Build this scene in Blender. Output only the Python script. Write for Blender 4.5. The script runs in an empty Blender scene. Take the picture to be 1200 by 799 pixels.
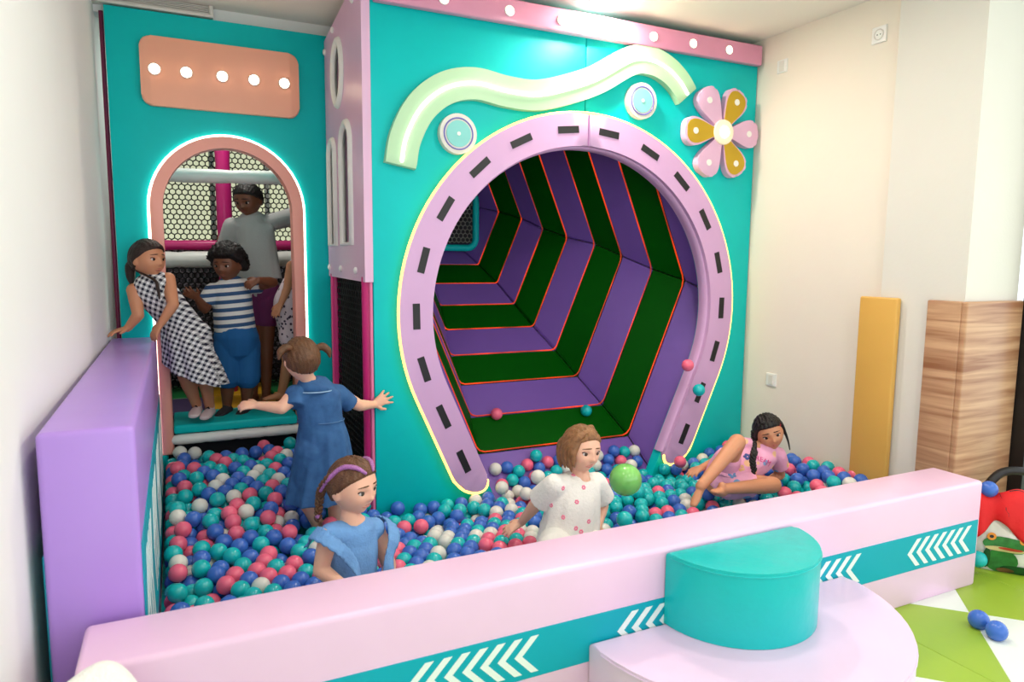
import bpy, bmesh, math, random
import numpy as np
from mathutils import Matrix, Vector
random.seed(4); rng = np.random.default_rng(4)
scn = bpy.context.scene
COL = scn.collection

# ------------------------------------------------------------------ camera
F_PX, CAM_H = 816.64, 1.42
YAW, PITCH, ROLL = [math.radians(a) for a in (25.6658, 6.6166, .4852)]
CF = np.array([math.sin(YAW)*math.cos(PITCH), math.cos(YAW)*math.cos(PITCH), -math.sin(PITCH)])
_r = np.array([math.cos(YAW), -math.sin(YAW), 0]); _u = np.cross(_r, CF)
CR = _r*math.cos(ROLL)+_u*math.sin(ROLL); CU = -_r*math.sin(ROLL)+_u*math.cos(ROLL)
CO = np.array([0, 0, CAM_H])
cam = bpy.data.cameras.new('camera'); cam.sensor_width = 36; cam.sensor_fit = 'HORIZONTAL'
cam.lens = F_PX*36/1200; cam.clip_start = .02
co = bpy.data.objects.new('camera', cam); COL.objects.link(co)
co.matrix_world = Matrix(((CR[0], CU[0], -CF[0], 0), (CR[1], CU[1], -CF[1], 0), (CR[2], CU[2], -CF[2], CAM_H), (0, 0, 0, 1)))
scn.camera = co
cam.dof.use_dof = True; cam.dof.focus_distance = 3.3; cam.dof.aperture_fstop = 3.2

# ------------------------------------------------------------------ world, lights, exposure
w = bpy.data.worlds.new('daylight'); scn.world = w; w.use_nodes = True
bg = w.node_tree.nodes['Background']; bg.inputs[0].default_value = (.88, .95, 1, 1); bg.inputs[1].default_value = 1.3
scn.view_settings.view_transform = 'Standard'; scn.view_settings.look = 'None'
scn.view_settings.exposure = .68; scn.view_settings.gamma = 1; scn.view_settings.use_curve_mapping = False

def area(name, loc, size, energy, color, rot=(0, 0, 0), sy=None):
    l = bpy.data.lights.new(name, 'AREA'); l.energy = energy; l.color = color
    l.shape = 'RECTANGLE' if sy else 'DISK'; l.size = size
    if sy: l.size_y = sy
    o = bpy.data.objects.new(name, l); COL.objects.link(o); o.location = loc; o.rotation_euler = rot
    return o

# ------------------------------------------------------------------ helpers
def P(x, y, Y):                       # a point seen at picture position x, y at depth Y
    d = CF+CR*(x-600)/F_PX-CU*(y-399.5)/F_PX
    return CO+d*(Y/d[1])
def lin(c):
    return tuple(((v/255)/12.92 if v/255 <= .04045 else ((v/255+.055)/1.055)**2.4) for v in c)
MATS = {}
def mat(name, rgb, rough=.5, bump=0, bscale=30, var=0, vscale=6, emit=0, spec=.5, coat=0, trans=0, sheen=0, sss=0):
    if name in MATS: return MATS[name]
    m = bpy.data.materials.new(name); m.use_nodes = True; nt = m.node_tree; b = nt.nodes['Principled BSDF']
    c = lin(rgb)
    b.inputs['Base Color'].default_value = (*c, 1); b.inputs['Roughness'].default_value = rough
    b.inputs['Specular IOR Level'].default_value = spec; b.inputs['Coat Weight'].default_value = coat
    b.inputs['Transmission Weight'].default_value = trans
    b.inputs['Sheen Weight'].default_value = sheen
    if sss:
        b.inputs['Subsurface Weight'].default_value = sss; b.inputs['Subsurface Radius'].default_value = (.01, .004, .002)
        b.inputs['Subsurface Scale'].default_value = .5
    if emit:
        b.inputs['Emission Color'].default_value = (*c, 1); b.inputs['Emission Strength'].default_value = emit
    if var or bump:
        tc = nt.nodes.new('ShaderNodeTexCoord')
    if var:
        n = nt.nodes.new('ShaderNodeTexNoise'); n.inputs['Scale'].default_value = vscale; n.inputs['Detail'].default_value = 4
        nt.links.new(tc.outputs['Object'], n.inputs['Vector'])
        mr = nt.nodes.new('ShaderNodeMapRange'); mr.inputs['To Min'].default_value = 1-var; mr.inputs['To Max'].default_value = 1+var
        mr.inputs['From Min'].default_value = .3; mr.inputs['From Max'].default_value = .7
        nt.links.new(n.outputs['Fac'], mr.inputs['Value'])
        mx = nt.nodes.new('ShaderNodeVectorMath'); mx.operation = 'SCALE'; mx.inputs[0].default_value = c
        nt.links.new(mr.outputs['Result'], mx.inputs['Scale']); nt.links.new(mx.outputs['Vector'], b.inputs['Base Color'])
    if bump:
        n2 = nt.nodes.new('ShaderNodeTexNoise'); n2.inputs['Scale'].default_value = bscale; n2.inputs['Detail'].default_value = 3
        nt.links.new(tc.outputs['Object'], n2.inputs['Vector'])
        bp = nt.nodes.new('ShaderNodeBump'); bp.inputs['Strength'].default_value = bump; bp.inputs['Distance'].default_value = .01
        nt.links.new(n2.outputs['Fac'], bp.inputs['Height']); nt.links.new(bp.outputs['Normal'], b.inputs['Normal'])
    MATS[name] = m
    return m

def vinyl(name, rgb, rough=.32, bump=.12, bscale=9, **k): return mat(name, rgb, rough, bump, bscale, .03, 3, **k)

ORG = {}
def tag(o, label=None, cat=None, group=None, kind=None):
    if label: o['label'] = label
    if cat: o['category'] = cat
    if group: o['group'] = group
    if kind: o['kind'] = kind
    return o
def thing(name, label, cat, loc=(0, 0, 0), group=None):
    o = bpy.data.objects.new(name, None); o.empty_display_size = .1; COL.objects.link(o); o.location = loc
    ORG[o] = np.array(loc, float); return tag(o, label, cat, group)
def obj(name, verts, faces, m, parent=None, smooth=None):
    v = np.array(verts, float)
    if parent is not None: org = ORG[parent]
    else: org = np.array([(v[:, 0].min()+v[:, 0].max())/2, (v[:, 1].min()+v[:, 1].max())/2, v[:, 2].min()])
    me = bpy.data.meshes.new(name); me.from_pydata((v-org).tolist(), [], [tuple(int(i) for i in f) for f in faces]); me.update()
    if smooth is not None:
        me.polygons.foreach_set('use_smooth', [True]*len(me.polygons))
        if smooth is not True and smooth < 3: me.set_sharp_from_angle(angle=smooth)
    me.materials.append(m)
    o = bpy.data.objects.new(name, me); COL.objects.link(o)
    if parent is not None: o.parent = parent; ORG[o] = org
    else: o.location = org; ORG[o] = org
    return o
def copy_tree(o, loc, parent=None):
    c = o.copy(); COL.objects.link(c); c.parent = parent
    if loc is not None: c.location = loc
    for ch in o.children: copy_tree(ch, None, c)
    return c

class G:
    def __init__(s): s.v = []; s.f = []
    def add(s, v, f):
        n = len(s.v); s.v.extend([tuple(map(float, p)) for p in v]); s.f.extend([tuple(i+n for i in q) for q in f]); return s
    def obj(s, name, m, parent=None, smooth=.7): return obj(name, s.v, s.f, m, parent, smooth)
def bm_geo(bm):
    bm.verts.ensure_lookup_table(); bm.normal_update()
    v = [tuple(x.co) for x in bm.verts]; f = [tuple(x.index for x in q.verts) for q in bm.faces]; bm.free(); return v, f
def box(x0, x1, y0, y1, z0, z1, bev=0, seg=3):
    bm = bmesh.new(); bmesh.ops.create_cube(bm, size=1)
    for v in bm.verts: v.co = Vector(((x0+x1)/2+v.co.x*(x1-x0), (y0+y1)/2+v.co.y*(y1-y0), (z0+z1)/2+v.co.z*(z1-z0)))
    if bev: bmesh.ops.bevel(bm, geom=list(bm.edges), offset=bev, segments=seg, affect='EDGES', profile=.5)
    return bm_geo(bm)
def nrm(v):
    v = np.array(v, float); return v/(np.linalg.norm(v)+1e-12)
def prism(poly, frame, d0, d1, bev=0, seg=2, bev_all=False):
    """outline poly (u,v) in frame (origin, U, V, N), extruded from d0 to d1 along N; the d1 side is bevelled"""
    o, U, Vv, N = [np.array(a, float) for a in frame]
    bm = bmesh.new()
    a = [bm.verts.new(o+U*u+Vv*v+N*d0) for u, v in poly]; b = [bm.verts.new(o+U*u+Vv*v+N*d1) for u, v in poly]
    n = len(poly)
    bm.faces.new(a[::-1]); top = bm.faces.new(b)
    for i in range(n): bm.faces.new((a[i], a[(i+1) % n], b[(i+1) % n], b[i]))
    if np.dot(np.cross(U, Vv), N) < 0: bmesh.ops.reverse_faces(bm, faces=bm.faces)
    if bev: bmesh.ops.bevel(bm, geom=list(top.edges), offset=bev, segments=seg, affect='EDGES', profile=.5)
    bm.normal_update(); bmesh.ops.triangulate(bm, faces=[f for f in bm.faces if len(f.verts) > 4])
    return bm_geo(bm)
def FY(Y): return ((0, Y, 0), (1, 0, 0), (0, 0, 1), (0, -1, 0))       # plane facing the viewer's side (-Y)
def FX(X): return ((X, 0, 0), (0, 1, 0), (0, 0, 1), (-1, 0, 0))       # plane facing -X
def FZ(Z): return ((0, 0, Z), (1, 0, 0), (0, 1, 0), (0, 0, 1))
def cr(pts, k=6):
    p = np.array(pts, float); p = np.vstack([2*p[0]-p[1], p, 2*p[-1]-p[-2]]); out = []
    for i in range(1, len(p)-2):
        for t in np.linspace(0, 1, k, endpoint=False):
            a, b, c, d = p[i-1:i+3]
            out.append(.5*(2*b+(c-a)*t+(2*a-5*b+4*c-d)*t*t+(3*b-a-3*c+d)*t**3))
    out.append(p[-2]); return np.array(out)
def tube(g, pts, rad, side=None, n=12, cap=True, closed=False):
    p = np.array(pts, float); m = len(p)
    r = np.array([(q, q) if np.isscalar(q) else tuple(q) for q in (rad if isinstance(rad, (list, np.ndarray)) else [rad]*m)], float)
    if closed: t = np.roll(p, -1, 0)-np.roll(p, 1, 0)
    else: t = np.gradient(p, axis=0)
    t /= np.linalg.norm(t, axis=1)[:, None]+1e-12
    ref = None if side is None else np.array(side, float)
    if ref is None:
        ref = np.array([0, 0, 1.]) if abs(t[0][2]) < .8 else np.array([1., 0, 0])
    rings = []
    for i in range(m):
        rf = ref[i] if ref.ndim == 2 else ref
        a = rf-np.dot(rf, t[i])*t[i]; a = nrm(a); b = np.cross(t[i], a)
        if side is None: ref = a
        rings.append((p[i], a, b, r[i][0], r[i][1], t[i]))
    if cap and not closed:
        st = []; en = []
        for ph in (80, 55, 28):
            s, c = math.sin(math.radians(ph)), math.cos(math.radians(ph))
            q = rings[0]; e = min(q[3], q[4]); st.append((q[0]-q[5]*e*s, q[1], q[2], q[3]*c, q[4]*c, q[5]))
            q = rings[-1]; e = min(q[3], q[4]); en.append((q[0]+q[5]*e*s, q[1], q[2], q[3]*c, q[4]*c, q[5]))
        rings = st+rings+en[::-1]
    v = []; f = []
    an = np.linspace(0, 2*math.pi, n, endpoint=False)
    for (c, a, b, ra, rb, _) in rings:
        for x in an: v.append(c+a*ra*math.cos(x)+b*rb*math.sin(x))
    R_ = len(rings)
    for i in range(R_ if closed else R_-1):
        j = (i+1) % R_
        for k in range(n): f.append((i*n+k, i*n+(k+1) % n, j*n+(k+1) % n, j*n+k))
    if not closed: f.append(tuple(range(n))[::-1]); f.append(tuple((R_-1)*n+k for k in range(n)))
    g.add(v, f); return g
def ell(g, c, A, nu=16, nv=10):
    """ellipsoid: centre, three axis vectors as rows"""
    A = np.array(A, float); c = np.array(c, float); v = [c+A[2]]; f = []
    for i in range(1, nv):
        th = math.pi*i/nv
        for j in range(nu):
            ph = 2*math.pi*j/nu
            v.append(c+A[0]*math.sin(th)*math.cos(ph)+A[1]*math.sin(th)*math.sin(ph)+A[2]*math.cos(th))
    v.append(c-A[2]); L = len(v)-1
    for j in range(nu):
        f.append((0, 1+j, 1+(j+1) % nu)); f.append((L, 1+(nv-2)*nu+(j+1) % nu, 1+(nv-2)*nu+j))
        for i in range(nv-2): a = 1+i*nu; f.append((a+j, a+nu+j, a+nu+(j+1) % nu, a+(j+1) % nu))
    return g.add(v, f)
def sph(g, c, r, nu=16, nv=10): return ell(g, c, np.eye(3)*r, nu, nv)
def fuse(g, voxel=.005, it=3):
    me = bpy.data.meshes.new('tmp'); me.from_pydata(g.v, [], g.f); o = bpy.data.objects.new('tmp', me); COL.objects.link(o)
    m = o.modifiers.new('r', 'REMESH'); m.mode = 'VOXEL'; m.voxel_size = voxel
    if it: s = o.modifiers.new('s', 'SMOOTH'); s.iterations = it; s.factor = .5
    e = o.evaluated_get(bpy.context.evaluated_depsgraph_get()); q = e.to_mesh()
    v = np.empty(len(q.vertices)*3); q.vertices.foreach_get('co', v)
    f = [tuple(p.vertices) for p in q.polygons]; e.to_mesh_clear()
    bpy.data.objects.remove(o); bpy.data.meshes.remove(me)
    h = G(); h.v = [tuple(p) for p in v.reshape(-1, 3)]; h.f = f; return h
def disc(c, r, N, t, n=28, bev=0):
    N = nrm(N); U = nrm(np.cross(N, (0, 0, 1)) if abs(N[2]) < .9 else (1, 0, 0)); Vv = np.cross(N, U)
    return prism([(r*math.cos(a), r*math.sin(a)) for a in np.linspace(0, 2*math.pi, n, endpoint=False)], (c, U, Vv, N), 0, t, bev)

# ------------------------------------------------------------------ materials
M_wall = mat('wall_paint', (238, 237, 235), .85, .05, 60, .012, 2)
M_ceil = mat('ceiling_paint', (244, 236, 226), .9)
M_teal = vinyl('teal_vinyl', (0, 198, 198), .42, spec=.22)
M_teal2 = vinyl('teal_stripe', (0, 166, 184), .45, spec=.25)
M_tealc = vinyl('teal_cushion', (20, 190, 190), .3, .35, 14, spec=.35)
M_lilac = vinyl('lilac_vinyl', (213, 168, 212), .35)
M_lav = vinyl('lavender_vinyl', (226, 182, 214), .35)
M_pinkb = vinyl('pink_barrier_vinyl', (236, 198, 227), .3, .2, 5)
M_pinks = vinyl('pink_strip', (226, 150, 182), .18, .05)
M_purple = vinyl('purple_barrier_vinyl', (178, 138, 222), .3, .15, 7)
M_tpur = vinyl('tunnel_purple', (122, 88, 172), .4, spec=.3)
M_tgrn = vinyl('tunnel_green', (0, 80, 4), .6, spec=.08)
M_salmon = vinyl('salmon_vinyl', (252, 172, 156), .4)
M_orange = vinyl('coral_board', (255, 182, 152), .4)
M_mint = mat('mint_acrylic', (184, 222, 180), .3, .03, 10)
M_white = mat('white_plastic', (240, 240, 236), .35)
M_off = mat('off_white_plastic', (226, 222, 214), .5)
M_black = mat('black_rubber', (22, 20, 24), .5)
M_net = mat('black_net', (18, 17, 20), .8)
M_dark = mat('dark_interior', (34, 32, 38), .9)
M_mag = vinyl('magenta_foam', (206, 36, 120), .35)
M_must = mat('mustard_board', (196, 158, 12), .5)
M_chev = mat('white_print', (236, 244, 240), .5)
M_bulb = mat('warm_bulb', (255, 226, 184), .3, emit=11)
M_led = mat('warm_led_line', (255, 206, 96), .3, emit=2.0)
M_ledw = mat('white_led_line', (255, 250, 232), .3, emit=2.2)
M_ledo = mat('orange_light_piping', (255, 70, 16), .4, emit=.22, var=.3, vscale=3)
_nt = M_ledo.node_tree; _n = _nt.nodes.new('ShaderNodeTexNoise'); _n.inputs['Scale'].default_value = 3.5; _c = _nt.nodes.new('ShaderNodeTexCoord')
_m = _nt.nodes.new('ShaderNodeMapRange'); _m.inputs['From Min'].default_value = .42; _m.inputs['From Max'].default_value = .62; _m.inputs['To Min'].default_value = .0; _m.inputs['To Max'].default_value = .42
_nt.links.new(_c.outputs['Object'], _n.inputs['Vector']); _nt.links.new(_n.outputs['Fac'], _m.inputs['Value']); _nt.links.new(_m.outputs['Result'], _nt.nodes['Principled BSDF'].inputs['Emission Strength'])
M_yel = vinyl('ochre_pad', (222, 172, 84), .45, .2, 7)
M_lamp = mat('lamp_glow', (255, 250, 240), .4, emit=12)
BALLS = """
-49 2892 119 0
45 2931 105 0
-46 3050 133 2
127 2892 116 2
41 3050 135 0
96 2982 127 1
475 2995 129 1
164 3104 146 0
-22 3378 195 2
114 3163 151 0
349 3215 156 1
23 3451 212 1
110 3330 181 1
400 3140 137 1
345 3389 189 2
-42 3488 218 3
289 3168 151 0
420 3237 160 2
2567 2454 335 1
264 3333 188 0
780 3305 135 0
55 3582 227 3
135 3598 242 0
1792 2531 252 0
253 3449 213 3
530 3417 135 1
869 3248 107 1
1045 3201 100 2
176 2822 116 0
189 3379 198 2
200 3178 153 1
565 3492 216 0
165 2957 121 2
638 3476 208 3
-62 3197 159 0
467 3507 199 1
-7 3696 246 0
197 3308 165 2
400 2955 126 2
768 3444 198 0
288 2888 121 2
596 3474 146 1
1626 3063 318 3
-43 3270 171 2
985 3402 135 1
512 3592 239 2
-44 3125 143 3
95 3415 203 0
363 2886 119 2
252 3241 161 1
213 2887 121 1
550 2958 125 0
1705 3049 124 3
437 3059 134 0
643 2820 119 3
1892 2975 126 0
140 3238 161 1
45 3127 145 1
706 3505 205 1
201 3023 127 0
48 3208 157 0
1855 3044 128 3
734 2883 118 2
634 3645 238 1
252 2823 115 3
325 2953 126 0
250 2952 126 2
669 3464 140 0
513 3059 132 3
2536 2820 178 1
236 3089 131 1
562 2812 120 3
1212 2774 136 2
755 2796 126 2
360 3600 242 0
1818 3111 128 1
292 3516 225 0
2110 2823 116 0
2211 3001 175 0
1069 2914 123 3
1411 3255 109 0
59 3727 265 0
591 3186 145 1
1710 3358 125 3
1580 3402 164 3
551 3123 138 2
1927 2907 124 0
800 3802 302 1
486 2810 118 2
49 3859 284 0
1257 3258 98 1
404 2810 115 1
725 3591 238 1
395 3531 227 2
287 3017 132 2
99 3663 253 1
329 2819 113 1
1378 3322 106 0
626 2958 125 1
437 2878 114 0
435 3597 241 1
366 3458 207 1
312 3088 133 2
1062 2781 134 1
2498 2846 119 0
1165 3288 91 1
3146 2530 245 0
613 3269 156 2
369 4172 307 1
646 3795 283 1
51 4257 315 3
2016 3389 147 1
2041 2962 126 0
660 2892 122 1
2109 3348 150 1
2154 3021 131 0
-32 3868 287 1
210 3605 243 3
1182 3402 109 1
700 3921 301 2
1629 3600 209 3
285 3602 243 2
178 3452 214 2
963 3221 98 2
-8 3802 261 2
526 3223 136 0
1704 3600 209 1
1556 2966 122 1
324 3301 153 0
514 3898 297 1
1219 3338 106 0
713 3350 108 1
855 3402 111 1
1712 3544 149 0
702 2960 123 1
3146 2662 243 1
217 3518 226 2
-42 3562 234 0
1897 3600 258 0
3185 2771 245 1
741 3716 271 1
-38 4017 305 2
476 3123 141 0
1630 2833 125 0
770 3649 254 3
554 3653 251 0
1771 3578 185 0
511 2881 116 0
2996 2658 200 0
572 4257 319 0
524 3493 153 1
2089 3600 274 3
846 3503 142 0
586 2883 118 1
2595 2670 172 1
460 3454 147 3
2435 3387 191 3
932 3289 106 0
728 3421 126 1
986 2784 133 3
591 3724 268 0
0 3056 73 1
2310 2922 122 0
3145 2836 232 2
628 3090 130 3
2389 2922 123 1
2189 3596 251 0
2012 3555 161 0
3068 2921 206 1
779 3515 219 3
2700 3402 130 0
1838 3600 209 2
129 3862 284 1
681 3162 124 0
1976 3600 209 2
3032 2768 207 0
1783 3527 130 1
588 3023 127 2
2787 2750 139 1
804 2858 126 2
2771 3379 126 1
1010 3299 100 0
2817 3139 134 1
2190 3573 180 3
1106 3402 109 1
720 3789 287 3
833 2789 127 0
174 3669 254 1
2925 2656 176 2
1099 3253 93 1
2051 3600 209 1
67 3391 137 2
2087 3556 161 3
3068 2704 221 1
911 2787 131 1
878 2854 126 1
1137 2777 135 1
603 3882 292 0
2396 3574 181 1
242 3933 293 1
3069 2572 224 2
1781 3379 110 1
3 2980 67 0
2077 2892 121 1
1060 3041 102 3
798 3447 130 1
42 3992 299 2
2357 3531 135 1
114 3056 117 1
2453 3600 224 1
249 3668 255 0
134 3735 266 3
2332 3600 209 3
2292 3557 162 3
116 3493 201 0
2269 2992 129 0
666 4113 322 3
513 3722 267 1
2126 3600 209 0
665 3025 123 1
779 3899 306 1
754 3032 112 0
3185 2597 252 1
198 4035 300 2
399 3663 254 2
475 3659 253 0
2481 3560 166 2
798 3107 105 1
324 3665 255 1
3266 2902 244 1
3267 2772 254 0
2610 3600 209 3
772 3177 108 0
2395 3363 133 1
167 3930 291 0
211 3735 266 1
2421 2853 119 3
437 3726 266 3
1944 3535 139 0
1666 2767 125 1
-24 4283 321 3
2533 3600 209 0
953 2851 128 1
1452 3193 110 3
2 3282 112 2
87 3924 292 1
2838 3251 135 1
836 3801 230 1
1907 3579 187 1
2431 3292 126 1
455 3382 130 1
2983 3121 169 1
2960 2750 188 1
2454 3189 134 0
286 3732 265 1
646 4260 322 3
288 4032 300 0
1298 3321 103 0
614 3984 307 0
1726 3494 94 3
171 3799 276 3
-62 3761 211 0
362 3729 266 0
478 3963 304 0
-5 4208 300 1
2253 3600 210 1
2794 2829 133 2
994 2919 121 0
718 3098 112 3
246 3800 276 1
845 2923 122 2
157 4105 305 2
2920 2917 161 3
829 3011 109 1
2201 3129 139 1
2 3355 128 1
1287 2773 135 0
3226 2531 258 1
390 3428 143 3
321 3798 275 3
678 2754 122 0
2218 3223 137 1
3258 3346 220 0
400 3792 277 0
122 4171 308 0
1540 3194 111 3
1419 3397 113 3
1496 3402 116 1
3199 3119 224 1
475 3789 279 1
3209 3402 222 2
441 4033 308 2
1103 2844 130 0
278 3867 285 0
3187 2464 251 3
913 3147 93 1
-62 3465 150 2
3145 2924 225 2
-62 3836 223 2
2190 2821 115 2
777 3973 323 1
402 3922 296 0
841 3618 179 0
2841 3402 139 3
2229 3529 133 0
1338 3402 107 1
775 2946 111 3
920 2922 121 0
2191 2948 125 0
2842 3062 137 1
320 3937 293 1
293 4151 311 1
3069 2834 213 1
1894 3498 98 3
1516 2771 130 0
1440 2773 132 3
1257 3402 110 0
356 3864 283 3
1362 2774 133 0
1075 3337 93 1
694 4018 307 0
2151 3530 133 1
439 3855 288 2
1096 2713 139 1
1404 2839 129 2
568 3798 272 0
2913 3111 147 1
2723 2941 122 1
-3 2895 61 0
2990 3047 175 2
950 3080 94 1
2431 3521 124 0
2321 3227 133 0
1185 3125 94 1
2577 3073 126 0
2615 2773 119 0
1178 2841 131 0
2949 2986 161 0
2267 2820 115 2
2596 3548 153 1
519 4025 310 3
1328 2841 130 2
1555 2835 127 0
107 2942 64 1
945 2720 134 0
1742 2765 122 0
3226 2664 256 1
1780 2829 122 2
1887 2822 104 0
1962 2839 119 1
3174 3291 195 2
1592 2900 124 3
2238 3441 120 0
748 4091 313 0
1253 2840 130 2
2342 2816 115 1
1595 3031 121 1
926 3402 88 1
3028 2982 191 2
2344 2991 129 0
1218 2907 125 3
1293 2907 125 3
1742 2896 123 1
579 4069 297 1
2692 3174 127 0
3268 2461 259 1
2948 3186 158 0
2122 3091 136 1
1705 2831 124 3
1143 2909 124 1
3308 2531 263 2
118 3992 297 0
1654 3480 79 3
2151 2885 119 0
2862 2875 141 0
2533 2779 116 2
2670 3083 120 0
3224 2966 235 0
1967 2970 126 0
1368 2905 125 2
2004 3034 131 0
2079 3027 130 0
710 3761 218 3
2992 2917 186 2
2133 3222 142 1
2826 2685 147 0
1480 2837 128 3
1248 2706 139 2
3191 3195 215 1
-62 3097 77 1
2569 2984 125 1
1443 2903 125 3
1455 3317 111 1
1667 2898 124 0
1741 3114 124 0
3182 3031 223 1
1967 3104 133 2
423 4257 316 2
3267 2598 261 2
1481 2968 121 0
444 4172 309 1
1930 3039 129 0
2045 3100 135 1
1776 3181 126 1
1817 3245 130 3
1561 3107 115 0
2792 2908 133 0
1325 2704 138 2
3056 3402 191 1
361 3109 80 1
1 3135 84 3
1591 2725 129 3
1893 3108 131 0
1256 2974 118 0
1331 2971 120 1
1520 3032 119 2
1497 3255 109 1
868 2723 131 1
2890 2721 163 1
788 2729 128 2
1854 3177 131 0
2859 2972 137 1
2420 2990 128 0
3123 2680 174 0
2729 2867 126 0
3308 2707 259 0
1401 2708 136 2
1182 2978 115 1
1929 3174 134 1
1486 3113 108 1
1406 2969 120 0
753 3504 148 0
1370 3035 116 0
722 4261 324 3
1445 3033 117 1
1893 3242 135 1
-11 3943 278 0
2386 3056 133 2
2875 3186 142 1
67 3464 153 1
1295 3038 113 1
2 3209 97 1
2004 3169 137 1
1745 3331 65 2
2084 3165 136 1
3056 3122 188 3
2466 2919 121 3
3106 2986 211 0
866 3076 99 1
244 4093 298 0
655 3289 98 1
374 3356 128 2
403 3501 159 2
2911 3381 149 1
2661 2837 119 0
1702 3270 62 3
904 3011 100 1
2495 2997 122 0
-62 2940 64 2
2875 3316 141 0
1541 3315 106 0
3128 3112 204 2
3063 3048 195 0
-62 3392 134 0
2228 2757 110 1
2274 3322 134 1
1410 3113 105 2
1478 2707 134 0
1259 3117 97 0
3020 3187 177 1
2598 3484 84 0
2118 3464 109 0
2148 2759 109 0
3 3648 189 0
1107 2984 110 3
2785 2982 129 0
1218 3043 107 1
2984 3381 168 3
3132 3380 204 1
2506 3133 130 0
728 3280 87 1
3095 3315 194 0
2 3428 144 1
3021 3316 176 0
3308 3290 210 3
691 3636 186 3
1859 3311 132 3
2462 3066 127 1
480 4099 312 2
2984 3251 166 3
1334 3115 101 1
1662 3333 60 1
2544 2913 120 0
2948 3316 157 0
2377 2749 112 2
2303 2751 110 0
329 3503 161 1
-62 3538 166 0
1938 3379 120 1
3057 3251 186 2
1830 2754 110 3
209 4164 301 1
2912 3251 148 1
-14 4095 292 1
526 2746 117 2
2184 3291 138 2
1987 3249 128 0
1202 3208 77 1
-62 3910 234 0
3119 3200 185 0
3308 2838 250 2
507 3563 170 3
689 3831 232 3
591 3693 200 0
987 3014 93 1
685 4196 323 3
1144 3048 98 1
812 3683 199 1
67 3318 122 2
1101 3133 78 3
2623 3148 115 0
139 3445 150 1
2310 3058 134 0
2351 3130 135 0
96 3630 186 1
2421 3434 126 0
2050 3510 111 2
3308 2966 239 1
290 2755 111 0
1703 3398 62 2
-62 4283 256 0
215 2758 110 0
1820 3069 67 3
-62 3173 88 0
43 2766 107 0
465 3247 101 1
-62 3685 197 0
3033 2506 213 2
171 3636 187 0
3262 3160 225 0
818 3291 72 3
2775 3223 106 1
2956 2852 178 3
69 3176 93 3
-62 3985 242 2
1739 3205 65 0
2911 2796 154 1
-62 3015 68 0
1340 3342 45 0
2643 2980 124 2
849 4152 267 0
70 2878 59 2
625 3602 177 1
-62 3612 182 2
2709 3015 118 1
553 3621 183 3
446 2747 112 1
88 3887 227 2
1629 3406 58 3
876 3338 81 1
433 3568 173 1
67 3538 168 1
19 3756 209 2
2739 3402 63 0
1893 2935 63 1
1640 3530 133 2
364 2747 112 1
2579 2839 119 0
2661 3402 66 0
836 4283 265 2
150 3372 134 3
1378 3278 45 3
2487 2720 114 1
2889 3402 82 1
358 3570 174 0
2742 3122 103 3
-62 4059 247 1
563 4009 251 2
406 3202 95 0
1822 3330 70 3
2702 3338 63 0
1783 3266 67 3
2587 3408 69 1
1857 3002 66 2
1980 3491 91 1
290 3440 148 0
50 4218 251 1
2627 3336 68 0
3308 3402 217 0
474 3629 185 0
88 4283 254 0
579 3545 164 1
664 3704 203 0
846 3941 256 0
2777 3338 64 0
3249 3063 214 3
-62 4208 253 2
2275 3154 120 1
785 3375 109 0
1702 2701 124 0
374 3268 109 1
1857 3542 146 2
1840 3404 70 3
3228 2398 255 1
409 4145 249 2
902 3283 38 2
2925 2570 177 2
-62 4134 250 1
-62 3246 102 1
335 3178 93 0
1018 2673 139 1
1086 3197 38 0
2170 3339 82 1
1706 3138 63 0
1784 3136 66 1
205 3963 235 0
653 3534 159 0
2306 2973 67 1
1822 3484 84 1
1051 3267 38 1
3087 2615 166 0
350 4218 251 1
214 3442 149 0
370 4081 246 0
3159 2746 179 1
2110 3393 80 1
2936 2865 107 0
719 3568 167 2
2814 3402 69 2
3051 2679 152 0
611 4283 260 0
2292 3500 101 0
66 3021 70 1
246 3200 98 1
323 3634 187 1
2182 3412 80 0
1852 2872 61 0
2666 3272 66 0
828 4014 267 2
87 3247 107 2
1665 3205 60 1
765 3625 182 3
670 3971 254 0
2 3574 175 0
2370 3406 78 1
248 3636 187 2
1147 3240 38 3
2361 3481 80 1
995 3402 61 0
2075 2853 57 1
815 3872 246 0
2852 3338 74 2
-40 2736 113 1
2 3501 159 0
511 2981 65 0
2235 3059 134 2
3159 2616 185 3
2977 2934 115 0
225 3370 134 3
549 3046 68 3
1004 3205 38 1
536 4283 259 0
625 3766 217 0
2780 3048 94 1
84 4151 246 0
1671 3072 61 0
649 4217 261 0
425 4218 253 3
300 3368 132 0
2054 3443 76 3
3255 3402 163 1
135 3566 174 2
3308 2379 256 1
2745 2693 115 3
333 4146 247 0
128 3130 86 0
60 3695 198 1
2971 3067 106 1
3085 2873 151 0
254 3504 162 1
3308 3349 164 0
745 3961 257 1
3232 2876 182 2
2528 3520 123 3
3035 3142 120 1
801 3559 162 3
1144 3402 44 3
554 3883 235 0
2963 3142 100 0
1859 3134 70 3
63 3095 79 3
284 3571 175 2
2694 2750 118 3
3122 2810 166 1
1880 2700 119 1
1932 2998 67 0
623 2917 62 1
2537 2826 58 3
2639 2907 105 0
2577 2705 108 0
755 4035 264 0
179 3507 162 1
2037 3365 79 1
1303 3278 42 1
738 3692 201 3
3196 2682 190 1
1258 3338 42 1
695 4078 262 1
10 3890 229 1
2877 2821 92 0
1746 3070 64 0
2916 2996 94 1
2116 2918 62 0
153 3199 98 1
1621 3269 57 2
-62 2851 58 2
2944 2741 115 0
623 3176 78 0
202 3142 88 0
2195 3045 73 1
1895 3067 69 3
1215 3271 38 0
726 4217 264 0
1024 3338 38 0
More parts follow.
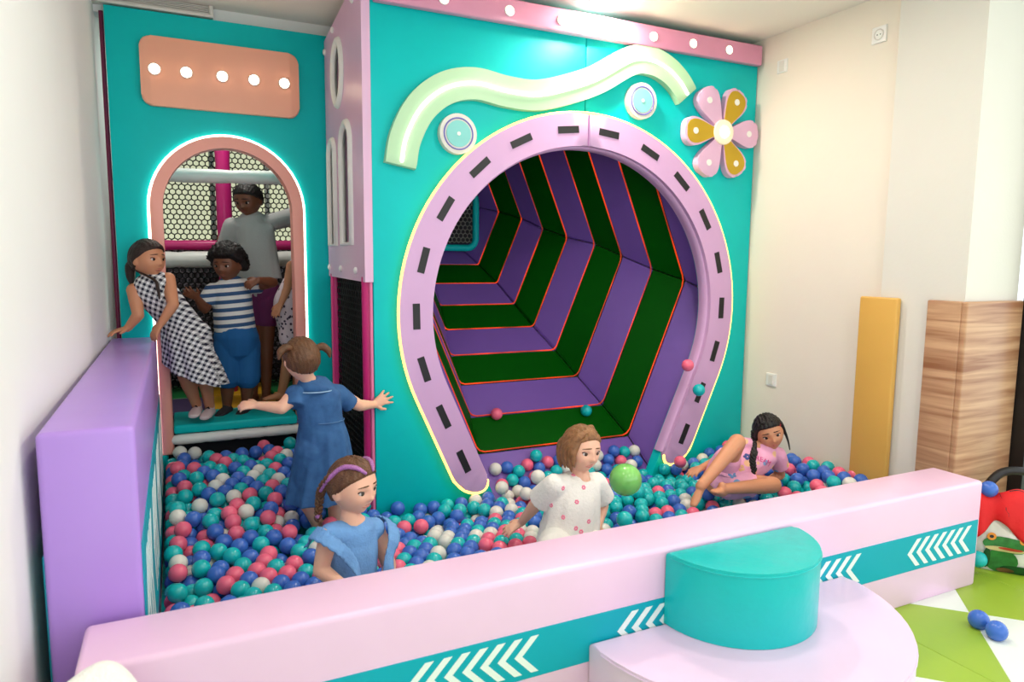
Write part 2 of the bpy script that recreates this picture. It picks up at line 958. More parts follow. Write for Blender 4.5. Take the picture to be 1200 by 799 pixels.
474 3046 70 1
2572 3182 70 0
399 3045 71 3
2097 3320 81 0
1629 2876 63 1
1590 2811 66 1
1910 3429 72 3
176 3073 77 2
2479 3454 81 3
3121 2938 156 1
848 3232 38 0
698 2917 62 0
51 3823 219 2
2644 3201 67 0
2891 3143 83 1
575 4214 258 0
2480 3318 76 1
209 3573 176 1
257 3304 119 3
276 3133 86 0
436 3110 78 1
3195 2811 182 2
2516 3384 73 1
139 2849 56 1
1415 3212 48 1
801 4212 267 0
303 3246 106 1
633 4036 257 3
2231 2975 67 2
2171 3244 82 0
194 4085 243 2
1265 3214 38 2
3270 2683 199 2
2346 3039 71 0
3233 2617 198 0
176 2913 62 3
1537 3402 54 1
1340 3213 44 2
519 3949 243 1
586 3111 72 3
598 3943 246 0
13 4283 255 3
1039 3139 38 3
3271 2553 201 0
3196 2552 193 1
2852 3209 74 0
2889 3274 81 3
713 2687 125 1
2823 2870 77 2
2582 2887 61 2
2898 3068 87 0
1384 3402 48 3
1782 3004 64 0
93 3762 209 0
125 4218 250 1
3050 2808 146 0
3180 3155 153 1
3243 3194 161 0
3086 2744 160 1
2272 3040 72 2
2007 2994 67 3
2309 3281 82 1
2234 3284 82 0
515 3691 198 1
3233 2747 192 1
1767 3437 66 3
762 4283 264 1
952 3341 57 1
243 4028 240 0
1183 3339 39 1
212 3702 199 2
3015 2742 138 0
1065 2820 70 0
-62 3319 118 0
3123 2551 176 1
2814 2783 77 1
600 2837 61 0
2927 3207 90 1
3270 2812 191 1
4 4025 243 1
2546 3112 70 2
658 3898 243 0
511 3110 76 0
1421 3338 47 3
688 4153 262 1
1115 3307 38 2
627 4111 259 3
2519 3254 74 1
1972 3328 77 2
1457 3273 49 2
2119 3052 73 1
2594 3256 70 1
1295 3402 46 3
3243 3268 160 0
1707 3006 63 1
1130 2645 142 1
172 3765 209 2
500 4217 255 0
238 4283 254 2
275 4218 250 0
2431 2234 182 1
2434 2403 112 1
3308 3080 170 1
1828 2400 118 1
2668 2052 197 1
1903 2357 175 0
2662 2396 122 0
558 4141 256 2
3242 2228 183 1
1818 2938 63 2
2880 2133 149 1
2952 2133 169 1
3024 2134 189 1
3112 2109 205 3
3211 2107 224 0
3308 2114 238 0
2807 2132 132 0
-25 2212 149 1
128 2207 148 0
207 2208 146 3
284 2206 141 0
362 2208 135 1
427 2243 123 3
607 2201 126 1
50 2211 149 1
681 2213 119 0
2733 2135 125 1
2582 2140 125 0
1345 2101 105 1
1436 2087 110 1
1514 2128 121 0
1585 2108 114 3
1672 2139 123 3
1747 2140 124 1
2658 2140 124 0
1975 2117 131 3
2131 2143 128 1
2206 2144 128 1
2281 2144 128 0
2356 2144 127 3
2431 2143 127 1
2506 2142 126 0
2055 2115 132 1
755 2205 122 1
837 2205 124 1
912 2199 123 1
3254 2168 230 3
12 2276 140 0
91 2273 139 2
168 2273 138 2
244 2272 135 0
336 2277 132 3
3158 2179 227 3
402 2313 130 2
796 2268 122 0
917 2287 129 1
995 2286 129 2
1275 2289 129 1
1364 2240 117 0
1438 2245 120 2
521 2263 61 1
3081 2179 208 0
2985 2199 183 0
2914 2199 161 0
1121 2228 116 1
1214 2212 119 0
1293 2218 113 3
1378 2166 119 0
1452 2172 117 0
1554 2213 119 0
1651 2234 111 1
1744 2227 123 0
2093 2208 123 3
2168 2208 122 0
2243 2209 122 3
2318 2209 122 1
2543 2206 123 3
2699 2203 123 0
2841 2197 141 0
1252 2134 119 3
1705 2295 122 0
1177 2133 119 2
1026 2133 119 3
2593 2052 191 0
809 4088 269 0
163 4283 254 1
312 4283 255 3
-26 2078 161 2
49 2052 168 2
2865 2052 213 1
125 2078 163 2
289 2077 153 0
366 2078 146 3
440 2078 138 3
523 2065 128 0
605 2052 131 1
682 2071 123 2
207 2052 162 2
760 2073 122 0
1886 2248 203 0
2020 2237 173 0
-62 2312 74 0
847 2379 69 1
3130 2292 167 2
300 2567 44 1
2263 2647 44 3
2555 3320 72 1
1941 2292 177 1
2741 3273 63 0
2299 3429 78 3
1868 2465 115 1
1683 2366 129 3
1904 2178 188 3
1793 2467 119 0
2510 2052 337 1
433 3313 116 1
835 2052 123 2
911 2052 120 0
988 2052 118 1
3265 2052 233 1
12 2145 157 1
87 2145 157 0
167 2141 155 2
247 2140 151 0
326 2143 144 1
3159 2052 218 0
402 2144 137 1
560 2142 121 0
643 2135 125 1
720 2136 123 2
796 2142 120 2
872 2135 121 1
949 2134 119 2
483 2159 114 1
3062 2052 198 1
2989 2069 176 2
2771 2056 129 3
1065 2052 116 1
1141 2052 116 3
1215 2069 114 1
1289 2052 117 1
1518 2052 118 1
1635 2052 125 1
1709 2074 124 0
1784 2075 126 3
1859 2053 133 1
1934 2052 135 1
2013 2052 134 2
2168 2052 139 2
2243 2052 139 1
2319 2052 138 1
2394 2052 137 2
1102 2131 119 1
1631 3138 59 1
1820 2271 121 3
2206 2273 117 0
2122 2532 106 0
2183 2489 98 0
2326 2599 104 0
2401 2554 107 3
2557 2554 112 1
2664 2551 102 3
2049 2546 96 1
2731 2530 126 0
2882 2488 156 3
2961 2505 189 3
-62 2582 108 0
46 2613 108 2
147 2631 84 2
242 2591 84 0
2804 2531 141 0
382 2595 109 2
1973 2559 105 0
1712 2563 117 1
2918 2423 167 1
2999 2439 200 1
5 2550 102 0
108 2569 95 2
179 2522 98 1
288 2508 89 2
1893 2560 98 1
357 2523 112 1
857 2596 133 2
932 2550 137 1
1009 2542 140 3
1085 2537 142 1
1165 2576 142 0
1284 2555 82 1
780 2599 129 1
674 2618 122 3
823 2663 131 0
901 2656 134 3
323 2668 101 0
404 2664 91 0
493 2640 52 0
564 2679 115 2
638 2685 121 1
1590 2644 134 1
247 2677 99 1
1790 2690 111 3
2106 2693 101 0
2411 2682 110 2
128 2751 97 1
1936 2748 105 2
4 2814 55 2
2031 2793 54 1
2021 2690 102 0
176 2694 112 0
87 2674 95 1
-22 2663 100 0
1052 2605 141 1
1207 2642 142 1
1324 2617 80 1
1664 2637 127 3
1750 2627 113 3
1839 2616 116 2
1930 2646 105 2
2032 2617 112 0
2156 2595 88 2
2195 2656 72 0
2445 2615 109 0
2521 2654 114 0
2714 2625 115 0
2783 2605 137 2
2862 2594 141 0
2837 2415 148 1
2131 2272 117 1
2769 2465 131 2
2630 2501 57 1
1315 2363 136 0
1784 2337 120 0
2016 2335 114 1
2093 2337 112 2
2169 2338 112 2
2243 2339 112 1
1208 2320 73 0
2319 2339 112 0
2470 2337 115 0
2545 2336 118 0
2620 2334 120 1
2696 2330 122 0
2770 2329 131 1
2843 2330 148 0
2394 2339 113 2
2995 2300 186 1
1119 2342 134 2
957 2351 133 0
2281 2274 117 1
2355 2274 117 3
2506 2272 119 0
2582 2270 121 3
2658 2265 122 1
2804 2262 135 3
1037 2351 134 0
2877 2264 154 1
3308 2263 188 1
-7 2372 111 2
56 2338 130 2
131 2337 129 3
206 2337 127 0
337 2359 113 2
3042 2244 202 1
3164 2357 180 3
3258 2297 233 3
93 2418 107 1
329 2449 111 1
740 2534 127 3
964 2481 138 3
1043 2475 140 2
1161 2505 120 3
1239 2511 133 3
67 2508 109 2
1657 2495 120 1
2016 2464 109 0
2090 2465 106 1
2209 2405 107 0
2279 2498 100 2
2361 2490 107 1
2476 2507 49 3
1941 2474 107 2
-18 2466 115 1
3126 2421 174 1
3037 2374 210 1
168 2410 113 1
242 2417 106 3
714 2378 113 1
848 2466 132 0
921 2418 135 0
998 2415 136 1
1092 2418 132 0
1183 2415 133 1
1260 2432 133 3
2054 2400 109 3
2134 2404 106 1
2283 2406 107 1
2358 2405 109 0
2509 2401 114 1
2737 2396 127 1
2695 2464 125 1
976 2610 139 3
"""
# ------------------------------------------------------------------ the room
def struct(name, vf, m, smooth=None):
    o = obj(name, vf[0], vf[1], m, None, smooth); o['kind'] = 'structure'; return o
FY_, GY, CEIL = 3.45, 4.35, 2.80           # play front, door front, ceiling height
XL, XR = -.40, 3.368
floor = struct('floor', box(-.6, 6.5, -3.2, 7, -.1, 0), mat('floor_mat_white', (222, 230, 222), .4, .05, 20))
M_lime = [mat('floor_lime', (150, 182, 52), .4, .05, 20, .03, 3), mat('floor_mat_pale', (226, 234, 226), .4, .05, 20)]
tp = .82; tri_me = {}
for ix in range(-3, 4):
    for iy in range(-4, 1):
        cx, cy = 2.864+ix*tp, 1.623+iy*tp
        if cx < -.1 : continue
        h = tp/2-.001
        cor = [(-h, -h), (h, -h), (h, h), (-h, h)]
        for k in range(4):                  # 0 south, 1 east, 2 north, 3 west
            a, b = cor[k], cor[(k+1) % 4]
            if k not in tri_me:
                v, f = prism([a, b, (0, 0)], FZ(0), 0, .006, .0015, 1)
                me = bpy.data.meshes.new('tile'); me.from_pydata(v, [], f); me.materials.append(M_lime[0 if k in (1, 3) else 1]); tri_me[k] = me
            o = bpy.data.objects.new('tile', tri_me[k]); COL.objects.link(o); o.parent = floor
            o.location = np.array([cx, cy, 0])-ORG[floor]
struct('ceiling', box(-.6, 6.5, -3.2, 7, CEIL, CEIL+.1), M_ceil)
struct('wall_left', prism([(-.65, -3.2), (-.442, -3.2), (-.300, 7), (-.65, 7)], FZ(0), 0, CEIL), M_wall)
struct('wall_right', box(XR, XR+.15, 2.3, 7, 0, CEIL), mat('cream_wall', (240, 230, 216), .85, .05, 60, .012, 2))  # warmer base colour than the left wall
struct('wall_column', box(3.325, 3.74, 2.025, 2.46, 0, CEIL), mat('column_paint', (226, 222, 214), .85, .05, 60, .012, 2))
# back wall with a daylight window behind the climbing frame
BY = 6.4
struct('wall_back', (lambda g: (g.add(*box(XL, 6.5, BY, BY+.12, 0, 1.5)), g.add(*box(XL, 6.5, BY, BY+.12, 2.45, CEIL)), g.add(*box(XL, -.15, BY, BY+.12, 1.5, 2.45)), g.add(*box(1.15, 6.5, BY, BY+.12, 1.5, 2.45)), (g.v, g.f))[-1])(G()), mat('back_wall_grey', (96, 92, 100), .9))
win = struct('window_1', box(-.15, 1.15, BY+.06, BY+.08, 1.5, 2.45), mat('daylight_pane', (226, 230, 196), .3, emit=.42))
fr = G()
for x in (-.15, .28, .71, 1.11): fr.add(*box(x, x+.04, BY, BY+.06, 1.5, 2.45))
for z in (1.5, 2.41): fr.add(*box(-.15, 1.15, BY-.005, BY+.055, z, z+.04))
fr.obj('window_frame', M_white, win)
# bulkhead above the door front and the louvred air grille on it
struct('trim_1', box(XL, .95, GY+.06, GY+.16, 2.70, CEIL), M_wall)
gr = thing('air_grille', 'white louvred air vent grille up by the ceiling above the door panel', 'vent', (-.05, GY+.03, 2.74))
g = G(); g.add(*box(XL+.01, .245, GY+.0, GY+.055, 2.735, 2.752, .003)); g.add(*box(.225, .245, GY+.0, GY+.055, 2.752, CEIL-.001, .003)); g.obj('grille_frame', M_off, gr)
obj('backing', *box(XL+.01, .225, GY+.045, GY+.055, 2.752, CEIL-.001), M_dark, gr)
for k in range(5): obj('slat', *box(XL+.012, .224, GY+.012, GY+.043, 2.756+k*.0085, 2.7605+k*.0085), M_off, gr)

# window post and skirting at the right edge
wf = struct('window_2', (lambda g: (g.add(*box(3.742, 3.82, 1.93, 2.0, 0, CEIL, .004)), g.add(*box(3.82, 5.6, 1.95, 1.99, 0, .08)), g.add(*box(5.52, 5.6, 1.93, 2.0, 0, CEIL)), (g.v, g.f))[-1])(G()), mat('black_frame', (16, 16, 18), .4))

# power outlets and switch plate
def plate(label, cat, X, Y, z, s, socket):
    t = thing(cat.replace(' ', '_'), label, cat, (X, Y, z-s))
    obj('plate', *prism([(Y-s, z-s), (Y+s, z-s), (Y+s, z+s), (Y-s, z+s)], FX(X), 0, .010, .003), M_white, t)
    if socket:
        g = G(); tube(g, [(X-.011, Y+.026*math.cos(a), z+.026*math.sin(a)) for a in np.linspace(0, 2*math.pi, 24, endpoint=False)], .003, (1, 0, 0), 6, closed=True); g.obj('socket_rim', M_off, t)
        for dy in (-.009, .009): obj('pin_hole', *disc((X-.0102, Y+dy, z), .003, (-1, 0, 0), .001, 10), M_dark, t)
    else: obj('rocker', *prism([(Y-.018, z-.03), (Y+.018, z-.03), (Y+.018, z+.03), (Y-.018, z+.03)], FX(X-.010), 0, .004, .002), M_off, t)
plate('white power socket high on the right wall near the ceiling', 'power socket', XR, 2.60, 2.605, .042, True)
plate('white switch plate low on the right wall above the pink girl', 'light switch', XR, 3.21, .684, .04, False)
plate('faint white blank cover plate high on the wall beside the flower', 'wall plate', XR, 3.25, 2.6, .038, False)

# round ceiling downlight
dl = thing('ceiling_downlight', 'round white glowing downlight in the ceiling above the play front', 'ceiling light', (2.14, 3.30, CEIL-.012))
g = G(); tube(g, [(2.14+.1*math.cos(a), 3.30+.1*math.sin(a), CEIL-.006) for a in np.linspace(0, 2*math.pi, 40, endpoint=False)], .006, (0, 0, 1), 8, closed=True); g.obj('trim_ring', M_white, dl)
obj('diffuser', *disc((2.14, 3.30, CEIL), .096, (0, 0, -1), .006, 36), M_lamp, dl)
area('ceiling_downlight_light', (2.14, 3.30, CEIL-.02), .18, 14, (1, .88, .74))
for x, y, lb_ in ((.55, 1.9, 'round downlight in the ceiling over the left end of the pink barrier'), (2.1, 1.9, 'round downlight in the ceiling over the middle of the pink barrier'), (.55, .4, 'round downlight in the ceiling at the near left'), (2.1, .4, 'round downlight in the ceiling at the near middle'), (3.6, .4, 'round downlight in the ceiling at the near right')):
    c = copy_tree(dl, (x, y, CEIL-.012)); c['label'] = lb_; c['group'] = 'ceiling downlights'
    area('ceiling_downlight_light', (x, y, CEIL-.02), .18, 4 if x < 1 else 7, (1, .94, .86))
c = copy_tree(dl, (.35, 4.95, CEIL-.012)); c['label'] = 'added round downlight brightening the inside of the arched doorway'; c['group'] = 'ceiling downlights'  # added lamp, no known fixture here; lifts the dim doorway and its children
area('ceiling_downlight_light', (.35, 4.95, CEIL-.02), .18, 5, (1, .94, .86))  # added fill light for the doorway interior
dl['group'] = 'ceiling downlights'

# ------------------------------------------------------------------ padded front with the horseshoe opening
HX, HZ, HR, HW = 2.10, 1.135, 1.005, .088
def shoe(off, end=0):
    """right half of the horseshoe line at distance off from its middle, from the top down to the leg end"""
    a1 = -24; pts = [((HR+off)*math.sin(math.radians(a)), HZ+(HR+off)*math.cos(math.radians(a))) for a in np.linspace(0, 90-a1, 36)]
    th = math.radians(90-a1); d = np.array([math.cos(th), -math.sin(th)]); p = np.array(pts[-1])
    z_end = .235+end
    k = (p[1]-z_end)/(-d[1]) if False else (p[1]-z_end)/math.sin(th)
    for t in np.linspace(0, 1, 10)[1:]: pts.append(tuple(p+np.array([math.cos(th), -math.sin(th)])*k*t))
    return np.array(pts)
front = thing('playhouse_wall', 'tall teal padded play front with a big tunnel opening', 'play structure', (HX, FY_, 0))
inn = shoe(-HW, -.05)
hole = list(map(tuple, inn)); dl_ = (np.array(hole[-1])-np.array(hole[-2])); dl_ /= -dl_[1]
hole.append((hole[-1][0]+dl_[0]*hole[-1][1], 0))
for s, x1 in ((-1, .886), (1, XR-.006)):
    poly = [(HX+s*.002, hole[0][1])]+[(HX+s*max(.002, x), z) for x, z in hole[1:]]+[(x1, 0), (x1, 2.765), (HX+s*.002, 2.765)]
    if s < 0: poly = poly[::-1]
    obj('padded_panel', *prism(poly[::-1] if False else poly, FY(FY_+.07), 0, .07, .006), M_teal, front, .6)
obj('edge_wrap', *box(.868, .884, FY_+.004, FY_+.07, 0, 2.76, .005), vinyl('pink_edge', (232, 120, 165), .4), front)
# pink light strip
st = thing('light_strip', 'pink padded beam with round bulbs along the top of the play front', 'light strip', (HX, FY_-.05, 2.64))
obj('beam', *box(.90, XR-.02, FY_-.05, FY_-.002, 2.638, 2.756, .008), M_pinks, st, .6)
for x in (1.245, 1.603, 1.91, 2.22, 2.515, 2.799, 3.074):
    g = G(); ell(g, (x, FY_-.054, 2.694), np.diag([.021, .012, .021]), 16, 8); b_ = g.obj('bulb', M_bulb, st, True)
    g = G(); tube(g, [(x+.024*math.cos(a), FY_-.053, 2.694+.024*math.sin(a)) for a in np.linspace(0, 2*math.pi, 20, endpoint=False)], .004, (0, 1, 0), 6, closed=True); g.obj('socket', M_white, b_)

# horseshoe frame
hs = thing('horseshoe_frame', 'lilac horseshoe frame with black dashes around the tunnel mouth', 'frame', (HX, FY_-.05, .15))
mid = shoe(0)
for s in (-1, 1):
    o_, i_ = shoe(HW), shoe(-HW)
    d = nrm(mid[-1]-mid[-2]); nn = np.array([-d[1], d[0]])
    e = mid[-1]; rim = []
    a0 = nrm(o_[-1]-e)
    for a in np.linspace(0, 180, 13)[1:-1]:
        rim.append(e+HW*(a0*math.cos(math.radians(a))+d*math.sin(math.radians(a))))
    poly = [(HX+s*max(x, .002), z) for x, z in list(o_)+rim+list(i_[::-1])]
    if s > 0: poly = poly[::-1]
    obj('frame_half', *prism(poly, FY(FY_-.001), 0, .045, .012, 3), M_lilac, hs, .7)
    # lilac lip lining the inside of the opening
    g = G(); L = i_
    v = []; f = []
    for (x, z), (mx_, mz_) in zip(L, mid):
        n2 = nrm(np.array([x-mx_, z-mz_]))
        for dd, yy in ((.001, FY_-.02), (.010, FY_-.014), (.013, FY_+.02), (.010, FY_+.055), (-.01, FY_+.055), (-.01, FY_-.001)):
            q = np.array([x, z])+n2*dd; v.append((HX+s*q[0], yy, q[1]))
    n = len(L)
    for k in range(n-1):
        for j in range(6): f.append((k*6+j, k*6+(j+1) % 6, k*6+6+(j+1) % 6, k*6+6+j))
    f.append(tuple(range(6))); f.append(tuple((n-1)*6+j for j in range(6)))
    g.add(v, f).obj('inner_lip', M_lilac, hs, .9)
    # light line round the outer edge
    g = G(); q = [o_[k]+nrm(o_[k]-mid[k])*.004 for k in range(len(o_))]+[r_+nrm(r_-e)*.004 for r_ in rim]
    tube(g, [(HX+s*x, FY_-.036, z) for x, z in q], .008, (0, 1, 0), 8); g.obj('light_line', M_led, hs, True)
seg = np.cumsum([0]+[np.linalg.norm(mid[k+1]-mid[k]) for k in range(len(mid)-1)])
DASH = [(.133, 2.142), (.424, 2.06), (.662, 1.903), (.854, 1.683), (.975, 1.418), (1.018, 1.13), (.984, .85), (.876, .59), (.757, .336)]
for s in (-1, 1):
    for dx, dz in DASH:
        k = np.argmin(np.hypot(mid[:, 0]-dx, mid[:, 1]-dz)); k = min(max(k, 1), len(mid)-2)
        T = nrm(mid[k+1]-mid[k-1]); Nn = np.array([-T[1], T[0]]); c = mid[k]+T*np.dot(np.array([dx, dz])-mid[k], T)
        q = [c+T*a+Nn*b for a, b in ((-.066, -.019), (.066, -.019), (.066, .019), (-.066, .019))]
        q = [(HX+s*x, z) for x, z in q]
        if s < 0: q = q[::-1]
        if np.cross(np.array(q[1])-q[0], np.array(q[2])-q[1]) < 0: q = q[::-1]
        obj('dash', *prism(q, FY(FY_-.0455), 0, .003), M_black, hs)

# six-sided tunnel, rings of padded panels alternating purple and green
tun = thing('slide_tunnel', 'six-sided padded tunnel striped in purple and dark green', 'tunnel', (HX, FY_+.1, 0))
RS = [1.135, 1, .893, .807, .73, .627, .54, .475, .40, .32]
RZ = [.02, .28, .46, .632, .795, .947, 1.10, 1.245, 1.378, 1.50]
RX = [2.11, 2.094, 2.058, 2.01, 1.968, 1.94, 1.916, 1.89, 1.85, 1.82]
RY = [FY_+.02]+[3.7+.17*k for k in range(9)]
def hexa(k):
    s, z, x, y = RS[k], RZ[k], RX[k], RY[k]
    return [np.array(q) for q in ((x-.535*s, y, z), (x+.535*s, y, z), (x+.96*s, y, z+1.015*s), (x+.535*s, y, z+2.03*s), (x-.535*s, y, z+2.03*s), (x-.96*s, y, z+1.015*s))]
for k in range(9):
    A, B = hexa(k), hexa(k+1); ca, cb = np.mean(A, 0), np.mean(B, 0)
    for j in range(6):
        q = [A[j], A[(j+1) % 6], B[(j+1) % 6], B[j]]
        if k == 0: q = [np.array([p[0], p[1], min(p[2], CEIL-.06)]) if i < 2 else p for i, p in enumerate(q)]
        c = sum(q)/4; N = np.cross(q[1]-q[0], q[3]-q[0]); N = nrm(N)
        if np.dot(N, (ca+cb)/2-c) < 0: N = -N
        inner = [p+(c-p)*.008 for p in q]
        outer = [p-N*.04 for p in q]
        pf = [p+(c-p)*.06+N*.010 for p in q]                                      # slightly domed padding
        v = outer+inner+pf; f = [(3, 2, 1, 0), (8, 9, 10, 11)]
        for i in range(4):
            i2 = (i+1) % 4; f.append((i, i2, 4+i2, 4+i)); f.append((4+i, 4+i2, 8+i2, 8+i))
        obj('panel', v, f, M_tpur if k % 2 == 0 else M_tgrn, tun, .5)
    if k > 0:
        g = G(); H = A
        ring = []
        for j in range(6):
            a, b, c = H[j-1], H[j], H[(j+1) % 6]
            ring += [b+nrm(a-b)*.04*RS[k], b+(nrm(a-b)+nrm(c-b))*.012*RS[k], b+nrm(c-b)*.04*RS[k]]
        cc = np.mean(H, 0); ring = [p+(cc-p)*.010 for p in ring]
        tube(g, ring, .0048, (0, 1, 0), 6, closed=True); g.obj('light_piping', M_ledo, tun, True)
A = hexa(9); obj('end_panel', [p+np.array([0, d, 0]) for d in (0, .03) for p in A], [(0, 1, 2, 3, 4, 5), (11, 10, 9, 8, 7, 6)]+[(i, (i+1) % 6, 6+(i+1) % 6, 6+i) for i in range(6)], M_tpur, tun)
# teal framed net window standing at the end of the tunnel
wy = RY[9]-.10; _q = P(556, 258, wy); wx, wz = _q[0]-.16, _q[2]
nw = thing('net_window', 'teal framed rounded window with a net at the far end of the tunnel', 'window frame', (wx, wy, wz-.2))
def rrect(cx, cz, a, b, r, n=6):
    out = []
    for (sx, sz, s0) in ((1, 1, 0), (-1, 1, 90), (-1, -1, 180), (1, -1, 270)):
        for t in np.linspace(0, 90, n): out.append((cx+sx*(a-r)+r*math.cos(math.radians(s0+t)), cz+sz*(b-r)+r*math.sin(math.radians(s0+t))))
    return out
g = G(); tube(g, [(x, wy, z) for x, z in rrect(wx, wz, .17, .21, .07)], (.026), (0, 1, 0), 10, closed=True); g.obj('frame', M_teal, nw, True)
def hexnet(o, U, Vv, w, h, cell, rad, keep=None):
    """hexagonal netting in a rectangle: thin three-sided strands"""
    o, U, Vv = [np.array(a, float) for a in (o, U, Vv)]; N = np.cross(U, Vv); v = []; f = []
    a = cell/math.sqrt(3); ni = int(w/cell)+2; nj = int(h/(1.5*a))+2
    def strand(p, q):
        for c in (p, q):
            if not (0 <= c[0] <= w and 0 <= c[1] <= h): return
            if keep and not keep(*c): return
        d = nrm(np.array(q)-p); n2 = np.array([-d[1], d[0]]); b = len(v)
        for c in (p, q):
            for sx, sn in ((1, -.5), (-1, -.5), (0, 1)):
                m = np.array(c)+n2*rad*sx; v.append(o+U*m[0]+Vv*m[1]+N*rad*sn)
        for i in range(3): f.append((b+i, b+(i+1) % 3, b+3+(i+1) % 3, b+3+i))
    for j in range(nj):
        for i in range(-1, ni):
            cx = i*cell+(j % 2)*cell/2; cz = j*1.5*a
            p = [(cx+a*math.cos(math.radians(30+60*k)), cz+a*math.sin(math.radians(30+60*k))) for k in range(6)]
            strand(p[0], p[1]); strand(p[1], p[2]); strand(p[5], p[0])
    return v, f
o = obj('netting', *hexnet((wx-.16, wy, wz-.18), (1, 0, 0), (0, 0, 1), .32, .36, .035, .0035), mat('grey_net', (150, 150, 140), .8), nw); o['kind'] = 'stuff'
obj('backing', *prism(rrect(wx, wz, .16, .18, .06), FY(wy+.02), 0, .006), M_dark, nw)

# mint wave sign with a light line
CW = [(1.022, 1.879), (1.05, 2.02), (1.13, 2.17), (1.26, 2.275), (1.42, 2.315), (1.60, 2.295), (1.775, 2.295), (1.96, 2.345), (2.15, 2.42), (2.37, 2.545), (2.50, 2.565), (2.62, 2.535), (2.72, 2.47), (2.785, 2.395)]
cw = cr([(x, 0, z) for x, z in CW], 6)[:, [0, 2]]
tn = np.gradient(cw, axis=0); tn /= np.linalg.norm(tn, axis=1)[:, None]; nn = np.stack([-tn[:, 1], tn[:, 0]], 1)
wv = thing('wave_sign', 'pale green wavy board with a glowing light line above the horseshoe', 'sign', (1.9, FY_-.04, 1.87))
poly = [tuple(p) for p in cw+nn*.079]+[tuple(p) for p in (cw-nn*.079)[::-1]]
obj('board', *prism(poly[::-1], FY(FY_-.001), 0, .042, .008), M_mint, wv, .6)
g = G(); tube(g, [(x, FY_-.046, z) for x, z in cw[1:-1]], (.009), (0, 1, 0), 8); g.obj('light_line', M_ledw, wv, True)
# round badges
for x, z, lb in ((1.328, 2.058, 'larger round badge with teal centre beneath the left of the wave board'), (2.46, 2.337, 'round badge with teal centre under the right crest of the wave board')):
    t = thing('round_badge', lb, 'badge', (x, FY_-.04, z-.1), 'round badges on the teal front')
    obj('base', *disc((x, FY_-.001, z), .101, (0, -1, 0), .036, 40, .008), M_off, t, .6)
    g = G(); tube(g, [(x+.078*math.cos(a), FY_-.0375, z+.078*math.sin(a)) for a in np.linspace(0, 2*math.pi, 40, endpoint=False)], (.004), (0, 1, 0), 6, closed=True); g.obj('violet_ring', mat('violet_line', (112, 104, 186), .4), t, True)
    f_ = obj('face', *disc((x, FY_-.037, z), .066, (0, -1, 0), .004, 36), mat('badge_teal', (130, 208, 204), .4), t)
    obj('dot', *disc((x, FY_-.041, z), .010, (0, -1, 0), .003, 14), M_white, f_)
# flower
fx, fz = 3.055, 2.208
fl = thing('flower_ornament', 'six-petal pink and mustard flower board with a glowing middle', 'ornament', (fx, FY_-.06, fz-.3))
for k in range(6):
    an = math.radians(62-60*k); c, s = math.cos(an), math.sin(an)
    prof = [(.03, .018), (.10, .045), (.17, .074), (.22, .084), (.26, .074), (.285, .04), (.288, 0)]
    pr = cr([(a, b, 0) for a, b in prof], 4)[:, :2]
    out = [tuple(p) for p in pr]+[(a, -b) for a, b in pr[::-1][1:]]
    q = [(fx+a*c-b*s, fz+a*s+b*c) for a, b in out][::-1]
    pet = obj('petal', *prism(q, FY(FY_-.004), 0, .045, .010), M_lav, fl, .6)
    if k % 2 == 0:
        q2 = [(fx+a*c-b*s, fz+a*s+b*c) for a, b in [(.04+(a-.04)*.94, b*.84) for a, b in out]][::-1]
        obj('mustard_face', *prism(q2, FY(FY_-.049), 0, .003), M_must, pet)
    obj('dot', *disc((fx+.212*c, FY_-.0525 if k % 2 == 0 else FY_-.0495, fz+.212*s), .019, (0, -1, 0), .003, 18), M_white, pet)
cen = obj('centre_disc', *disc((fx, FY_-.048, fz), .075, (0, -1, 0), .016, 32, .006), mat('cream_disc', (238, 224, 196), .4, emit=.15), fl, .6)
g = G(); ell(g, (fx, FY_-.066, fz), np.diag([.034, .016, .034])); g.obj('bulb', M_bulb, cen, True)

# ------------------------------------------------------------------ door front (behind, on the left)
AX, AZ, AR = .29, 1.69, .405
df = thing('door_front', 'teal padded door panel with an arched doorway', 'play structure', (AX, GY, 0))
def arch(r, zb, n=28): return [(AX-r, zb)]+[(AX-r*math.cos(a), AZ+r*math.sin(a)) for a in np.linspace(0, math.pi, n)]+[(AX+r, zb)]
hole = arch(AR-.03, 0)
obj('padded_panel', *prism(([(-.285, 0)]+hole+[(.875, 0), (.875, 2.725), (-.285, 2.725)])[::-1], FY(GY+.06), 0, .06, .006), M_teal, df, .6)
af = thing('arch_frame', 'salmon padded arch frame edged with white light around the doorway', 'frame', (AX, GY-.03, .3))
po, pi_ = arch(AR, .30), arch(AR-.063, .30)
obj('arch', *prism((po+pi_[::-1])[::-1], FY(GY+.065), 0, .095, .015, 3), M_salmon, af, .8)
g = G(); tube(g, [(x, GY-.012, z) for x, z in arch(AR+.006, .30)], (.008), (0, 1, 0), 8); g.obj('light_line', M_ledw, af, True)
sb = thing('bulb_sign', 'coral board with five round bulbs above the arched doorway', 'sign', (.28, GY-.03, 2.23))
obj('board', *prism(rrect(.28, 2.41, .408, .18, .055), FY(GY-.001), 0, .035, .010, 3), M_orange, sb, .7)
for x in (-.06, .095, .276, .442, .606):
    g = G(); ell(g, (x, GY-.04, 2.418), np.diag([.025, .014, .025])); b_ = g.obj('bulb', M_bulb, sb, True)
    g = G(); tube(g, [(x+.028*math.cos(a), GY-.038, 2.418+.028*math.sin(a)) for a in np.linspace(0, 2*math.pi, 20, endpoint=False)], .004, (0, 1, 0), 6, closed=True); g.obj('socket', M_white, b_)
